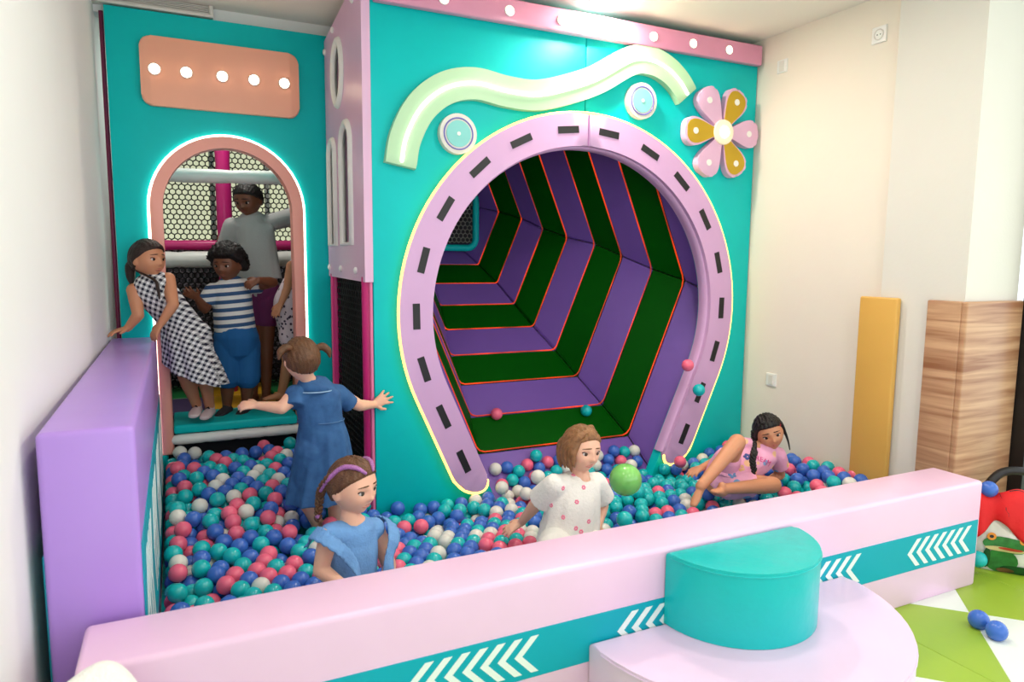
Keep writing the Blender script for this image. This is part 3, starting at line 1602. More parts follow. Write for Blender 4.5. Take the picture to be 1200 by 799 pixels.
for lbl, x in (('dark magenta padded pole in the gap beside the left wall', -.300),):
    g = G(); tube(g, [(x, GY+.04, .0), (x, GY+.04, 2.70)], .011, (1, 0, 0), 14, cap=False); tag(g.obj('foam_pole', vinyl('dark_magenta_foam', (116, 18, 64), .5)), lbl, 'pole')

# lavender side panel with three white-framed windows
sp = thing('window_screen', 'lavender upright panel with three white framed windows joining both fronts', 'panel', (.86, 3.9, 1.30))
def slot(cy, w_, z0, z1, n=16): return [(cy-w_, z0)]+[(cy-w_*math.cos(a), z1-w_+w_*math.sin(a)) for a in np.linspace(0, math.pi, n)]+[(cy+w_, z0)]
oval = [(3.97+.115*math.cos(a), 2.425+.165*math.sin(a)) for a in np.linspace(0, 2*math.pi, 32, endpoint=False)]
wins = [slot(3.80, .115, 1.50, 2.13), slot(4.16, .085, 1.50, 2.09), oval]
def with_holes(outline, holes, frame, d0, d1):
    bm = bmesh.new(); o, U, Vv, N = [np.array(a, float) for a in frame]
    def loop(pts, d):
        vs = [bm.verts.new(o+U*u+Vv*v+N*d) for u, v in pts]; return vs, [bm.edges.new((vs[i], vs[(i+1) % len(vs)])) for i in range(len(vs))]
    lo = []
    for d in (d0, d1):
        E_ = []; Ls = []
        for pts in [outline]+holes: vs, es = loop(pts, d); E_ += es; Ls.append(vs)
        bmesh.ops.triangle_fill(bm, use_beauty=True, edges=E_); lo.append(Ls)
    for A_, B_ in zip(*lo):
        for i in range(len(A_)): j = (i+1) % len(A_); bm.faces.new((A_[i], A_[j], B_[j], B_[i]))
    bmesh.ops.recalc_face_normals(bm, faces=bm.faces); return bm_geo(bm)
obj('body', *with_holes([(3.44, 1.305), (4.345, 1.315), (4.345, 2.69), (3.44, 2.78)], wins, FX(.884), 0, .042), M_lav, sp, .6)
for wn in wins:
    c = np.mean(wn, 0); g = G()
    tube(g, [(.840, y, z) for y, z in wn], (.02, .024), (1, 0, 0), 8, closed=True); g.obj('window_frame', M_white, sp, .9)
for y, z in ((4.30, 1.37), (3.98, 1.365), (3.62, 1.36), (4.31, 2.62), (4.08, 2.68), (3.60, 2.69)):
    g = G(); ell(g, (.838, y, z), np.diag([.012, .018, .018]), 12, 8); g.obj('bolt_cap', M_white, sp, True)
# netted side below it
sn = thing('side_netting', 'black safety net with magenta pole under the lavender side panel', 'net', (.86, 3.9, 0))
o = obj('netting', *hexnet((.872, 3.53, .02), (0, 1, 0), (0, 0, 1), .75, 1.30, .04, .0028), M_net, sn); o['kind'] = 'stuff'
for y in (3.50, 4.28):
    g = G(); tube(g, [(.868, y, 0), (.868, y, 1.33)], .030, (1, 0, 0), 14, cap=False); g.obj('pole', M_mag, sn, .9)
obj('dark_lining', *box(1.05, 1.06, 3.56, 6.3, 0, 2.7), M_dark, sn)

# ------------------------------------------------------------------ inside the door: floor mats, poles, nets
plat = thing('raised_platform', 'raised play platform under the children in the doorway', 'platform', (.3, 4.4, 0))
obj('deck', *box(-.30, 1.04, GY+.07, BY-.05, 0, .415), M_dark, plat)
obj('teal_mat', *box(AX-AR+.065, AX+AR-.065, GY-.03, GY+.36, .418, .470, .012), M_teal, plat, .6)
for x0, y0, mm in ((-.29, GY+.37, M_dark), (.16, GY+.37, M_yel), (.60, GY+.37, M_yel), (-.29, GY+.90, M_tgrn), (.16, GY+.90, M_yel), (.60, GY+.90, M_tgrn)):
    obj('mat', *box(x0, x0+.42, y0, y0+.52, .416, .455, .01), vinyl('play_yellow', (236, 176, 20), .4) if mm is M_yel else (vinyl('play_green', (20, 120, 60), .4) if mm is M_tgrn else vinyl('play_violet', (84, 66, 110), .4)), plat, .6)
def pole(label, a, b, r, m, cat='pole', name='foam_pole'):
    g = G(); p = np.linspace(0, 1, 26); a, b = np.array(a), np.array(b)
    rad = [r*(1-.10*(1 if k % 6 == 0 else 0)) for k in range(26)]
    tube(g, [a+(b-a)*t for t in p], rad, None, 16, cap=True); return tag(g.obj(name, m, None, 1.2), label, cat)
pole('white padded pole lying along the step beneath the teal mat', (AX-.335, GY-.01, .383), (AX+.335, GY-.01, .383), .031, M_white)
pole('white padded cross bar at head height inside the doorway', (-.32, 4.78, 1.905), (1.045, 4.78, 1.945), .043, M_white)
pole('magenta padded upright pole inside the doorway', (.325, 5.4, .46), (.325, 5.4, 2.70), .052, M_mag)
pole('white padded cross bar at waist height behind the boy', (-.30, 5.32, 1.40), (1.02, 5.32, 1.42), .055, M_white)
pole('magenta padded cross bar just above the waist-high white bar', (-.30, 5.45, 1.50), (1.02, 5.45, 1.52), .035, M_mag)
nt_ = thing('safety_net', 'black hexagonal safety net filling the back of the doorway', 'net', (.35, 5.56, .45))
o = obj('netting', *hexnet((-.30, 5.56, .46), (1, 0, 0), (0, 0, 1), 1.34, 2.28, .040, .0042), M_net, nt_); o['kind'] = 'stuff'
o = obj('pale_netting', *hexnet((-.30, 5.9, .46), (1, 0, 0), (0, 0, 1), 1.34, 1.06, .05, .006), mat('pale_net', (150, 140, 152), .8), nt_); o['kind'] = 'stuff'
obj('net_border', *box(-.30, 1.04, 5.54, 5.58, 2.70, 2.74, .006), M_black, nt_)
# ------------------------------------------------------------------ barriers
BYF, BYB, BT = 1.77, 2.0, .48
fb = thing('pit_barrier', 'long pale pink padded barrier with a teal arrow stripe in front of the ball pit', 'barrier', (1.45, 1.88, 0))
obj('body', *box(-.25, 3.145, BYF, BYB, 0, BT, .016, 4), M_pinkb, fb, .8)
sz0, sz1 = .155, .308
obj('stripe', *box(-.245, 3.125, BYF-.0025, BYF+.01, sz0, sz1, .001, 1), M_teal2, fb)
def chevrons(x0, n, parent, flip=1):
    for k in range(n):
        x = x0+k*.056; zc = (sz0+sz1)/2; h = .058; s = .056; wd = .026
        q = [(x, zc), (x+s, zc-h), (x+s+wd, zc-h), (x+wd, zc), (x+s+wd, zc+h), (x+s, zc+h)]
        obj('chevron', *prism(q, FY(BYF-.0025), 0, .0015), M_chev, parent)
for x0 in (-.14, .53, 1.235, 1.96, 2.66): chevrons(x0, 7, fb)
lb = thing('side_barrier', 'tall purple padded barrier standing along the left wall', 'barrier', (-.22, 3.2, 0))
LX0, LX1, LY0, LY1, LT = -.335, -.115, 2.03, 4.31, .982
obj('body', *box(LX0, LX1, LY0, LY1, 0, LT, .016, 4), M_purple, lb, .8)
for X, d in ((LX1, 1), (LX0, -1)):
    obj('stripe', *box(min(X, X+d*.0025), max(X, X+d*.0025), LY0+.012, LY1-.01, .12, .66), M_teal2, lb)
for gidx in range(4):
    for k in range(4):
        y = LY0+.10+gidx*.56+k*.105; zc = .39; h = .19
        q = [(y, zc), (y+.075, zc-h), (y+.125, zc-h), (y+.05, zc), (y+.125, zc+h), (y+.075, zc+h)]
        obj('chevron', *prism(q, ((LX1+.0025, 0, 0), (0, 1, 0), (0, 0, 1), (1, 0, 0)), 0, .0015), M_chev, lb)
# half round steps
def half(cx, r, z0, z1, n=30): return [(cx+r*math.cos(a), BYF-.004+r*math.sin(a)) for a in np.linspace(math.pi, 2*math.pi, n)]
def step(name, label, cx, r, z0, z1, m):
    t = thing(name, label, 'step', (cx, BYF-.3, z0))
    obj('cushion', *prism(half(cx, r, z0, z1), FZ(0), z0, z1, .014, 3), m, t, .7)
    g = G(); tube(g, [(x, y, z1-.012) for x, y in half(cx, r+.0005, 0, 0)][1:-1], .0035, (0, 0, 1), 6); g.obj('seam_piping', m, t, True)
    return t
step('half_round_step', 'low pink half-round padded step on the floor against the barrier', 1.705, .575, .0, .22, vinyl('pink_step', (232, 204, 234), .3, .3, 5))
step('half_round_step', 'small teal half-round padded block on top of the pink step', 1.705, .285, .221, .468, M_tealc)

# pit floor and the ball bed edge
pf = struct('floor_pit', (lambda g: (g.add(*box(-.11, 3.36, 2.005, 3.445, .001, .03)), g.add(*box(-.11, .86, 3.445, 4.33, .001, .03)), (g.v, g.f))[-1])(G()), M_teal)

# ochre pad and wood-print pad on the column
yp = thing('ochre_pad', 'tall ochre yellow padded board leaning at the wall corner', 'pad', (3.30, 2.44, 0))
obj('body', *box(3.285, 3.318, 2.335, 2.555, 0, 1.245, .010, 3), M_yel, yp, .8)
m = bpy.data.materials.new('wood_print'); m.use_nodes = True; nt = m.node_tree; b = nt.nodes['Principled BSDF']
tc = nt.nodes.new('ShaderNodeTexCoord'); mp = nt.nodes.new('ShaderNodeMapping'); mp.inputs['Scale'].default_value = (1.2, 1.2, 22)
n = nt.nodes.new('ShaderNodeTexNoise'); n.inputs['Scale'].default_value = 1.6; n.inputs['Detail'].default_value = 6; n.inputs['Distortion'].default_value = .6
rp = nt.nodes.new('ShaderNodeValToRGB'); e = rp.color_ramp.elements
e[0].position = .3; e[0].color = (*lin((150, 100, 68)), 1); e[1].position = .7; e[1].color = (*lin((206, 164, 128)), 1)
nt.links.new(tc.outputs['Object'], mp.inputs[0]); nt.links.new(mp.outputs[0], n.inputs['Vector']); nt.links.new(n.outputs['Fac'], rp.inputs[0]); nt.links.new(rp.outputs[0], b.inputs['Base Color'])
b.inputs['Roughness'].default_value = .35
wp = thing('wood_print_pad', 'wood-grain printed pad wrapped round the base of the white column', 'pad', (3.5, 2.1, 0))
obj('pad_side', *box(3.292, 3.323, 2.02, 2.185, 0, 1.245, .006, 2), m, wp, .8)
obj('pad_front', *box(3.294, 3.735, 1.990, 2.022, 0, 1.245, .008, 3), m, wp, .8)

# ------------------------------------------------------------------ bag with frog print, red jacket, stray things at the right
BX, BYc, BN = 3.46, 1.79, nrm((-.75, -.66, 0)); BU = nrm(np.cross((0, 0, 1), BN)); 
bag = thing('frog_print_bag', 'white bag printed with a green frog slumped behind the barrier end', 'bag', (BX, BYc, 0))
def bag_pt(u, v, off=0):
    """u across -1..1, v up 0..1 on the front of the bag"""
    wv_ = .22*(1-.15*v)*(1+.04*math.sin(5*v+u)); prof = .085*math.sqrt(max(0, 1-abs(u)**2.6))*(math.sin(math.pi*min(1, .12+.88*v))**.45)
    cr_ = .006*math.sin(9*u+4*v)+.004*math.sin(14*v-5*u)
    return np.array([BX, BYc, 0])+BU*u*wv_+BN*(prof+cr_*(1-u*u)+off)+np.array([0, 0, .008+v*.30])
NU, NV = 26, 16; v = []; f = []
for side in (1, -1):
    for j in range(NV+1):
        for i in range(NU+1):
            u_ = -1+2*i/NU; q = bag_pt(u_, j/NV)
            if side < 0: c = np.array([BX, BYc, 0]); d = np.dot(q-c, BN); q = q-BN*d*1.7
            v.append(q)
n1 = (NU+1)*(NV+1)
for s in (0, 1):
    for j in range(NV):
        for i in range(NU):
            a = s*n1+j*(NU+1)+i; q = (a, a+1, a+NU+2, a+NU+1); f.append(q if s == 0 else q[::-1])
for i in range(NU): f.append((i+1, i, n1+i, n1+i+1)); t = NV*(NU+1); f.append((t+i, t+i+1, n1+t+i+1, n1+t+i))
for j in range(NV): a = j*(NU+1); f.append((a, a+NU+1, n1+a+NU+1, n1+a)); a += NU; f.append((a+NU+1, a, n1+a, n1+a+NU+1))
obj('sack', v, f, mat('bag_cloth', (226, 224, 216), .8, .2, 30), bag, 1.2)
def decal(name, shape, mm, off, parent=bag):
    c = np.mean(shape, 0); n = len(shape); v = [bag_pt(*c, off)]; f = []
    for k in (.34, .67, 1): v += [bag_pt(*(c+(np.array(p)-c)*k), off) for p in shape]
    for i in range(n):
        j = (i+1) % n; f.append((0, 1+i, 1+j)); f += [(1+i, 1+n+i, 1+n+j, 1+j), (1+n+i, 1+2*n+i, 1+2*n+j, 1+n+j)]
    return obj(name, v, f, mm, parent, True)
def blob(cu, cv, a, b, n=20, rot=0):
    cv *= .66; b *= .66
    return [(cu+a*math.cos(t)*math.cos(rot)-b*math.sin(t)*math.sin(rot), cv+a*math.cos(t)*math.sin(rot)*.7+b*math.sin(t)*math.cos(rot)) for t in np.linspace(0, 2*math.pi, n, endpoint=False)]
M_frog = mat('frog_green', (46, 122, 52), .6, 0, 1, .25, 30); M_frog2 = mat('frog_dark_green', (14, 78, 34), .6, 0, 1, .2, 30)
decal('frog_body', blob(-.30, .30, .30, .30), M_frog, .004); decal('frog_body_print', blob(.12, .10, .42, .13), M_frog2, .005)
decal('frog_head', blob(-.22, .70, .44, .19), M_frog, .006); decal('frog_jaw', blob(-.26, .60, .36, .06), mat('frog_lip', (206, 190, 130), .6), .008)
decal('frog_mouth', blob(-.16, .625, .22, .035), mat('frog_mouth_red', (190, 60, 40), .6), .009)
for uu in (-.52, .06):
    e_ = decal('frog_eye', blob(uu, .86, .085, .085), mat('frog_eye_orange', (226, 140, 30), .4), .010); 
    decal('frog_pupil', blob(uu, .86, .04, .035), M_black, .012)
decal('frog_leg', blob(-.56, .33, .07, .26), M_frog2, .007); decal('frog_hand', blob(-.20, .07, .16, .06), mat('frog_brown', (110, 76, 40), .7), .009)
# red jacket draped over the bag
g = G(); v = []; f = []; NU, NV = 40, 18
for j in range(NV+1):
    for i in range(NU+1):
        u_ = -1+2*i/NU; t = j/NV
        if t < .45: q = bag_pt(u_*.98, .99, 0)+BN*(-.10+.24*t)+np.array([0, 0, .02+.055*math.sin(t*3.2)*(1-.5*u_*u_)])
        else:
            s = (t-.45)/.55; q = bag_pt(u_*.98, .99, 0)+BN*(.030+.035*math.sin(s*1.6)+.016*math.sin(6*u_+1)*s+.010*math.sin(13*u_)*s)+np.array([0, 0, .055-.15*s*(1+.25*math.sin(4*u_+.5))-.03*u_*u_])
        q = q+np.array([0, 0, .012*math.sin(7*u_+5*t)]); v.append(q)
for j in range(NV):
    for i in range(NU): a = j*(NU+1)+i; f.append((a, a+1, a+NU+2, a+NU+1))
jk = thing('red_jacket', 'bright red cloth jacket heaped over the frog bag', 'jacket', (BX, BYc, .25))
ja = obj('cloth', v, f, mat('red_cloth', (214, 16, 22), .7, .2, 60), jk, True); md = ja.modifiers.new('thick', 'SOLIDIFY'); md.thickness = .006; md.offset = -1
for a_, b_ in (((9, 3), (15, 17)), ((15, 8), (30, 9)), ((24, 2), (22, 17))):
    pts = [np.array(v[int(round(a_[1]+(b_[1]-a_[1])*t))*(NU+1)+int(round(a_[0]+(b_[0]-a_[0])*t))])+BN*.003+np.array([0, 0, .002]) for t in np.linspace(0, 1, 14)]
    g = G(); tube(g, pts, .003, None, 6); g.obj('dark_seam', M_black, jk, True)
g = G(); tube(g, cr([(3.42, 1.93, .34), (3.50, 1.90, .43), (3.60, 1.86, .44), (3.72, 1.82, .40), (3.80, 1.80, .30)], 6), .020, None, 10); tag(g.obj('black_strap', M_black), 'thick black strap lying across the top of the red jacket', 'strap')

# pale plush cushion in the near left corner
g = G(); v, f = [], []
ell(g, (-.20, 1.64, .365), np.array([[.115, 0, 0], [0, .085, 0], [0, 0, .185]]), 24, 16)
g.v = [tuple(np.array(p)+np.array([0, 0, .02])*math.sin(30*p[0])*math.cos(26*p[1])) for p in g.v]
g2 = G(); ell(g2, (-.205, 1.64, .12), np.array([[.15, 0, 0], [0, .10, 0], [0, 0, .12]]), 24, 14)
g.add(g2.v, g2.f); h = fuse(g, .008, 4); tag(h.obj('plush_cushion', mat('cream_plush', (240, 238, 232), .95, .6, 90), None, True), 'fluffy cream plush cushion in the near left corner', 'cushion')

# ------------------------------------------------------------------ people
from mathutils.bvhtree import BVHTree
TC = nrm((-CF[0], -CF[1], 0)); RC = nrm((CR[0], CR[1], 0)); UP = np.array([0, 0, 1.])
def smooth01(t): t = np.clip(t, 0, 1); return t*t*(3-2*t)
def head_shape(d):
    dx, dy, dz = d[:, 0], d[:, 1], d[:, 2]
    x, y, z = .385*dx, .47*dy, .5*dz
    t = np.clip(-z/.5, 0, 1)
    x = x*(1-.36*t**1.7)
    y = np.where(y > 0, y*(1-.10*t**2), y*(1-.42*t**1.2))
    y = np.where(y > .28, .28+(y-.28)*.74, y)
    ga = lambda u, a: np.exp(-(u/a)**2)
    fr = (dy > 0)*smooth01(dy*3)
    ax = np.abs(x)
    b = .085*ga(x, .042)*ga(z+.125, .05)+.045*ga(x, .032)*ga(z+.03, .085)+.022*ga(ax-.05, .03)*ga(z+.135, .03)
    b += -.040*ga(ax-.15, .075)*ga(z-.0, .055)+.014*ga(ax-.14, .11)*ga(z-.085, .035)
    b += .022*ga(ax-.19, .09)*ga(z+.17, .09)+.014*ga(x, .085)*ga(z+.245, .024)+.014*ga(x, .075)*ga(z+.29, .024)-.014*ga(x, .1)*ga(z+.345, .025)
    b += .035*ga(x, .085)*ga(z+.425, .06)-.010*ga(x, .05)*ga(z+.20, .02)
    y = y+b*fr
    return np.stack([x, y, z], 1)
def sph_dirs(nu, nv):
    v = [(0, 0, 1)]
    for i in range(1, nv):
        th = math.pi*i/nv
        for j in range(nu): ph = 2*math.pi*j/nu; v.append((math.sin(th)*math.cos(ph), math.sin(th)*math.sin(ph), math.cos(th)))
    v.append((0, 0, -1)); L = len(v)-1; f = []
    for j in range(nu):
        f.append((0, 1+j, 1+(j+1) % nu)); f.append((L, 1+(nv-2)*nu+(j+1) % nu, 1+(nv-2)*nu+j))
        for i in range(nv-2): a = 1+i*nu; f.append((a+j, a+nu+j, a+nu+(j+1) % nu, a+(j+1) % nu))
    return np.array(v, float), f
HD, HF = sph_dirs(72, 52); HS = head_shape(HD)
class Head:
    def __init__(s, c, h, F, U=UP):
        s.c = np.array(c, float); s.h = h; s.F = nrm(F); s.U = nrm(np.array(U)-np.dot(U, s.F)*s.F); s.R = np.cross(s.F, s.U)
    def w(s, p):
        p = np.atleast_2d(np.array(p, float)); return s.c+s.h*(p[:, :1]*s.R+p[:, 1:2]*s.F+p[:, 2:3]*s.U)
    def surf(s, x, z):
        m = HS[:, 1] > .05; q = HS[m]; k = np.argsort((q[:, 0]-x)**2+(q[:, 2]-z)**2)[:3]; return q[k, 1].mean()
    def ax(s, a, b, c): return np.array([s.R*a*s.h, s.F*b*s.h, s.U*c*s.h])
def hand(g, wr, d, n, s, k=1., curl=.35, spread=.12, thumb=.8):
    """d pointing along the fingers, n the back of the hand, s=+1/-1 picks the thumb side"""
    d = nrm(d); n = nrm(np.array(n)-np.dot(n, d)*d); sd = np.cross(d, n)*s; wr = np.array(wr, float)
    tube(g, [wr-d*.012*k, wr+d*.016*k, wr+d*.038*k, wr+d*.056*k], [(.018*k, .014*k), (.023*k, .0135*k), (.029*k, .012*k), (.028*k, .0095*k)], sd, 12)
    for i, ln in enumerate((.044, .050, .046, .036)):
        lat = (1.5-i); b = wr+d*(.052-.003*abs(lat-.4))*k+sd*lat*.0142*k; an = lat*spread
        dd = d*math.cos(an)+sd*math.sin(an); pts = [b, ]; p = b; c_ = curl*.55
        for j, fr in enumerate((.45, .30, .25)):
            q = dd*math.cos(c_)-n*math.sin(c_); p = p+q*ln*fr*k*1.05; pts.append(p); c_ += curl
        tube(g, pts, [.0078*k, .0074*k, .0068*k, .0056*k], sd, 8)
    b = wr+d*.014*k+sd*.020*k; q1 = nrm(d*.65+sd*thumb-n*.25); q2 = nrm(d*.95+sd*thumb*.45-n*.3)
    tube(g, [b-q1*.008*k, b+q1*.024*k, b+q1*.024*k+q2*.022*k], [.0105*k, .009*k, .0068*k], n, 8)
def limb(g, pts, rad, k=7):
    p = cr(pts, k); r = cr([(a, 0, 0) for a in rad], k)[:, 0]; tube(g, p, list(r), None, 14)
def foot(g, an, toe, k, up=UP):
    an, toe = np.array(an), np.array(toe); d = nrm(toe-an); L = .15*k
    h = an-d*.022*k; e = an+d*(L-.03*k); dn = np.array([0, 0, -1.])*.022*k
    s = np.cross(d, up)
    tube(g, [h+dn, an+d*.03*k+dn*.9, an+d*.075*k+dn*1.15, e+dn*1.35], [(.026*k, .024*k), (.028*k, .026*k), (.033*k, .018*k), (.026*k, .012*k)], s, 14)
    tube(g, [an+UP*.02*k, an+dn], [.026*k, .026*k], None, 12)
TORSO = {}
def person(label, base, J, H, skin, S=1., hands=(), feet=(), fat=1., legs=True):
    t = thing('person', label, 'person', tuple(base))
    g = G(); J = {k: np.array(v, float) for k, v in J.items()}
    sh = (J['shl']+J['shr'])/2; nk = J['neck']; pel = J['pel']; ups = nrm(sh-pel)
    sA = nrm(J['shr']-J['shl']); hA = nrm(J['hir']-J['hil']); midp = (pel+sh)/2 if 'spine' not in J else J['spine']
    sp_ = cr([pel-ups*.05*S, pel, midp, sh-ups*.015*S, nk], 5)
    rr = cr([(.080, .068, 0), (.094*fat, .078*fat, 0), (.088*fat, .074*fat, 0), (.094, .066, 0), (.042, .040, 0)], 5)[:, :2]*S
    sd = np.array([nrm(hA*(1-t_)+sA*t_) for t_ in np.linspace(0, 1, len(sp_))])
    tube(g, sp_, [tuple(q) for q in rr], sd, 20)
    hb = H.c-H.U*.22*H.h-H.F*.10*H.h
    tube(g, [nk-nrm(hb-nk)*.03*S, (nk+hb)/2, hb], [.042*S, .033*S, .036*S], None, 14)
    g.add(H.w(HS), HF)
    for s in (-1, 1):
        ell(g, H.w((s*.385, -.02, -.06))[0], [H.R*s*.045*H.h+H.F*-.03*H.h, H.F*.075*H.h, H.U*.115*H.h], 12, 8)
    for s in 'lr':
        a, e, w_ = J['sh'+s], J['el'+s], J['wr'+s]
        tube(g, [sh+(a-sh)*.4-ups*.01*S, a], [.046*S, .038*S], None, 12)
        tube(g, cr([a, a+(e-a)*.5, e], 4), list(np.interp(np.linspace(0, 1, 9), [0, .5, 1], [.037*S*fat, .034*S*fat, .029*S])), None, 14)
        tube(g, cr([e, e+(w_-e)*.4, w_], 4), list(np.interp(np.linspace(0, 1, 9), [0, .35, 1], [.029*S, .028*S*fat, .019*S])), None, 14)
        if legs:
            a, e, w_ = J['hi'+s], J['kn'+s], J['an'+s]
            tube(g, cr([a, a+(e-a)*.5, e], 4), list(np.interp(np.linspace(0, 1, 9), [0, .4, 1], [.066*S*fat, .058*S*fat, .044*S])), None, 16)
            tube(g, cr([e, e+(w_-e)*.35, w_], 4), list(np.interp(np.linspace(0, 1, 9), [0, .35, 1], [.043*S, .042*S*fat, .026*S])), None, 16)
    for hd in hands: hand(g, *hd[:4], **hd[4])
    for ft in feet: foot(g, *ft)
    b = fuse(g, .0046, 2).obj('body', skin, t, True)
    TORSO[t] = (sp_, rr, sd, sh, J['shl'], J['shr'], ups, S)
    return t, b
def face(t, H, iris=(60, 40, 28), brow=(70, 46, 30), lip=(196, 108, 100), gaze=0., lid=(150, 96, 76), smile=0):
    M_e = mat('eye_white', (214, 206, 202), .2); M_i = mat('iris_%d_%d' % iris[:2], iris, .15); M_b = mat('brow_%d_%d' % brow[:2], brow, .8); M_l = mat('lips_%d_%d' % lip[:2], lip, .45); M_k = mat('lash', (34, 22, 18), .6)
    for s in (-1, 1):
        y = H.surf(s*.15, -.002); c = H.w((s*.15, y-.028, -.002))[0]
        g = G(); ell(g, c, H.ax(.080, .048, .044), 18, 12); e = g.obj('eye', M_e, t, True)
        c2 = H.w((s*.15+gaze, y+.004, .0))[0]
        g = G(); ell(g, c2, H.ax(.050, .022, .046), 14, 8); g.obj('iris', M_i, e, True)
        g = G(); tube(g, [H.w((s*.15+u, y+.012-.9*u*u*2-.012, .050-2.6*u*u))[0] for u in np.linspace(-.09, .09, 9)], .012*H.h, None, 8); g.obj('eyelash_line', M_k, e, True)
        g = G(); tube(g, [H.w((s*(.15+u), H.surf(s*(.15+u), .115)+.004, .112+.012*math.cos(u*11)-.13*u))[0] for u in np.linspace(-.09, .095, 8)], [.007*H.h, .012*H.h, .013*H.h, .013*H.h, .012*H.h, .010*H.h, .008*H.h, .005*H.h], None, 8); g.obj('eyebrow', M_b, t, True)
    g = G()
    for zz, th in ((-.252, .016), (-.283, .019)):
        tube(g, [H.w((u, H.surf(u*.9, zz)-.010-.0*u, zz+(.010 if zz > -.26 else -.004)*math.cos(u*14)+smile*u*u*3))[0] for u in np.linspace(-.105, .105, 11)], [(th*(1-.75*(abs(u)/.105)**2)*H.h) for u in np.linspace(-.105, .105, 11)], None, 8)
    g.obj('lips', M_l, t, True)
def hl_std(front=.27, ear=-.02, nape=-.36):
    xs = [-.5, -.25, -.08, .03, .12, .22, .30, .40]; zs = [nape, nape+.03, -.22, ear, .06, .15, .21, front]
    return lambda x, y: np.interp(y, xs, zs)
HD2, HF2 = sph_dirs(96, 60)
def hair_cap(t, H, m, hl, thick=.05, groove=.006, rough=0., name='hair', part_x=None, crown=(0, -.3, .4)):
    p = head_shape(HD2); hlv = hl(p[:, 0], p[:, 1])
    q = smooth01((p[:, 2]-hlv)/.06)
    ph = np.arctan2(HD2[:, 0], HD2[:, 1]-.0); gr = groove*np.sin(34*HD2[:, 0]+9*HD2[:, 2])*q+groove*.7*np.sin(19*ph+4*HD2[:, 2])*q
    if rough: gr = gr+rough*(np.sin(41*HD2[:, 0]+3)*np.sin(37*HD2[:, 1])*np.sin(39*HD2[:, 2]+1)+.6*rng.normal(size=len(p)))*q
    off = -.035+(thick+.035)*q+gr
    if part_x is not None: off = off-.022*np.exp(-((p[:, 0]-part_x)/.018)**2)*(p[:, 2] > .2)*q
    n = HD2/np.linalg.norm(HD2, axis=1)[:, None]
    p = p+n*off[:, None]
    return obj(name, H.w(p), HF2, m, t, True)
def hair_mat(name, rgb): return mat(name, rgb, .42, .5, 160, .25, 40, spec=.4)
def strand(g, pts, rad, k=5, n=10): 
    p = cr(pts, k); r = np.interp(np.linspace(0, 1, len(p)), np.linspace(0, 1, len(rad)), rad); tube(g, p, list(r), None, n)
def braid(g, pts, r0, r1, n=12):
    p = cr(pts, 12); L = np.linspace(0, len(p)-1, n).astype(int)
    for i, k in enumerate(L):
        tn = nrm(p[min(k+1, len(p)-1)]-p[max(k-1, 0)]); s = nrm(np.cross(tn, TC)); r = r0+(r1-r0)*i/n
        for sg in (-1, 1):
            ell(g, p[k]+s*sg*r*.45+tn*r*.35*sg, [nrm(tn*.8+s*sg*-.6)*r*1.25, nrm(np.cross(tn, s))*r*.75, nrm(s*.8+tn*sg*.6)*r*.62], 10, 7)
def loft(g, rings, n=72, inner=.04):
    """rings from top to bottom: (centre, half width, half depth, side, front, fold depth, folds, phase)"""
    v = []; f = []; an = np.linspace(0, 2*math.pi, n, endpoint=False)
    def ring(c, a, b, s, fw, amp=0, k=0, ph=0):
        s, fw, c = nrm(s), nrm(fw), np.array(c, float); q = 1+amp*np.sin(k*an+ph)+amp*.4*np.sin((k*2+1)*an+2*ph)
        for x, m_ in zip(an, q): v.append(c+s*a*math.cos(x)*m_+fw*b*math.sin(x)*m_)
    for r in rings: ring(*r)
    if inner:
        l = list(rings[-1]); up = nrm(np.array(rings[-2][0])-np.array(l[0]))
        l2 = l[:]; l2[1] *= .90; l2[2] *= .90; ring(*l2); l3 = l2[:]; l3[0] = np.array(l[0])+up*inner; l3[1] *= .9; l3[2] *= .9; ring(*l3)
    m = len(v)//n
    for i in range(m-1):
        for k in range(n): f.append((i*n+k, (i+1)*n+k, (i+1)*n+(k+1) % n, i*n+(k+1) % n))
    f.append(tuple(range(n))); f.append(tuple((m-1)*n+k for k in range(n))[::-1])
    g.add(v, f); return g
def interp_rings(keys, n):
    out = []; K = len(keys); c = cr([np.array(k[0]) for k in keys], n); m = len(c); t = np.linspace(0, K-1, m)
    ip = lambda i: np.interp(t, range(K), [k[i] for k in keys])
    sa = np.array([nrm(k[3]) for k in keys]); fa = np.array([nrm(k[4]) for k in keys])
    A, B, am, ph = cr([(k[1], k[2], 0) for k in keys], n)[:, 0], cr([(k[1], k[2], 0) for k in keys], n)[:, 1], ip(5), ip(7)
    for i in range(m):
        s = np.array([np.interp(t[i], range(K), sa[:, j]) for j in range(3)]); fw = np.array([np.interp(t[i], range(K), fa[:, j]) for j in range(3)])
        out.append((c[i], A[i], B[i], s, fw, am[i], keys[min(K-1, int(t[i]+.999))][6], ph[i]))
    return out
def sleeve(g, a, b, r0, r1, side=None):
    a, b = np.array(a), np.array(b); d = nrm(b-a)
    p = [a-d*.0, a+(b-a)*.5, b, b-d*.001, b-d*.015]; tube(g, p, [r0, (r0+r1)/2, r1, r1*.86, r1*.80], side, 20, cap=True)
def bvh_of(o):
    org = ORG[o]; return BVHTree.FromPolygons([tuple(np.array(v.co)+org) for v in o.data.vertices], [tuple(p.vertices) for p in o.data.polygons])
def hit(bv, px, py):
    d = nrm(CF+CR*(px-600)/F_PX-CU*(py-399.5)/F_PX); l, n, _, _ = bv.ray_cast(Vector(CO), Vector(d)); return (None, None) if l is None else (np.array(l), np.array(n))

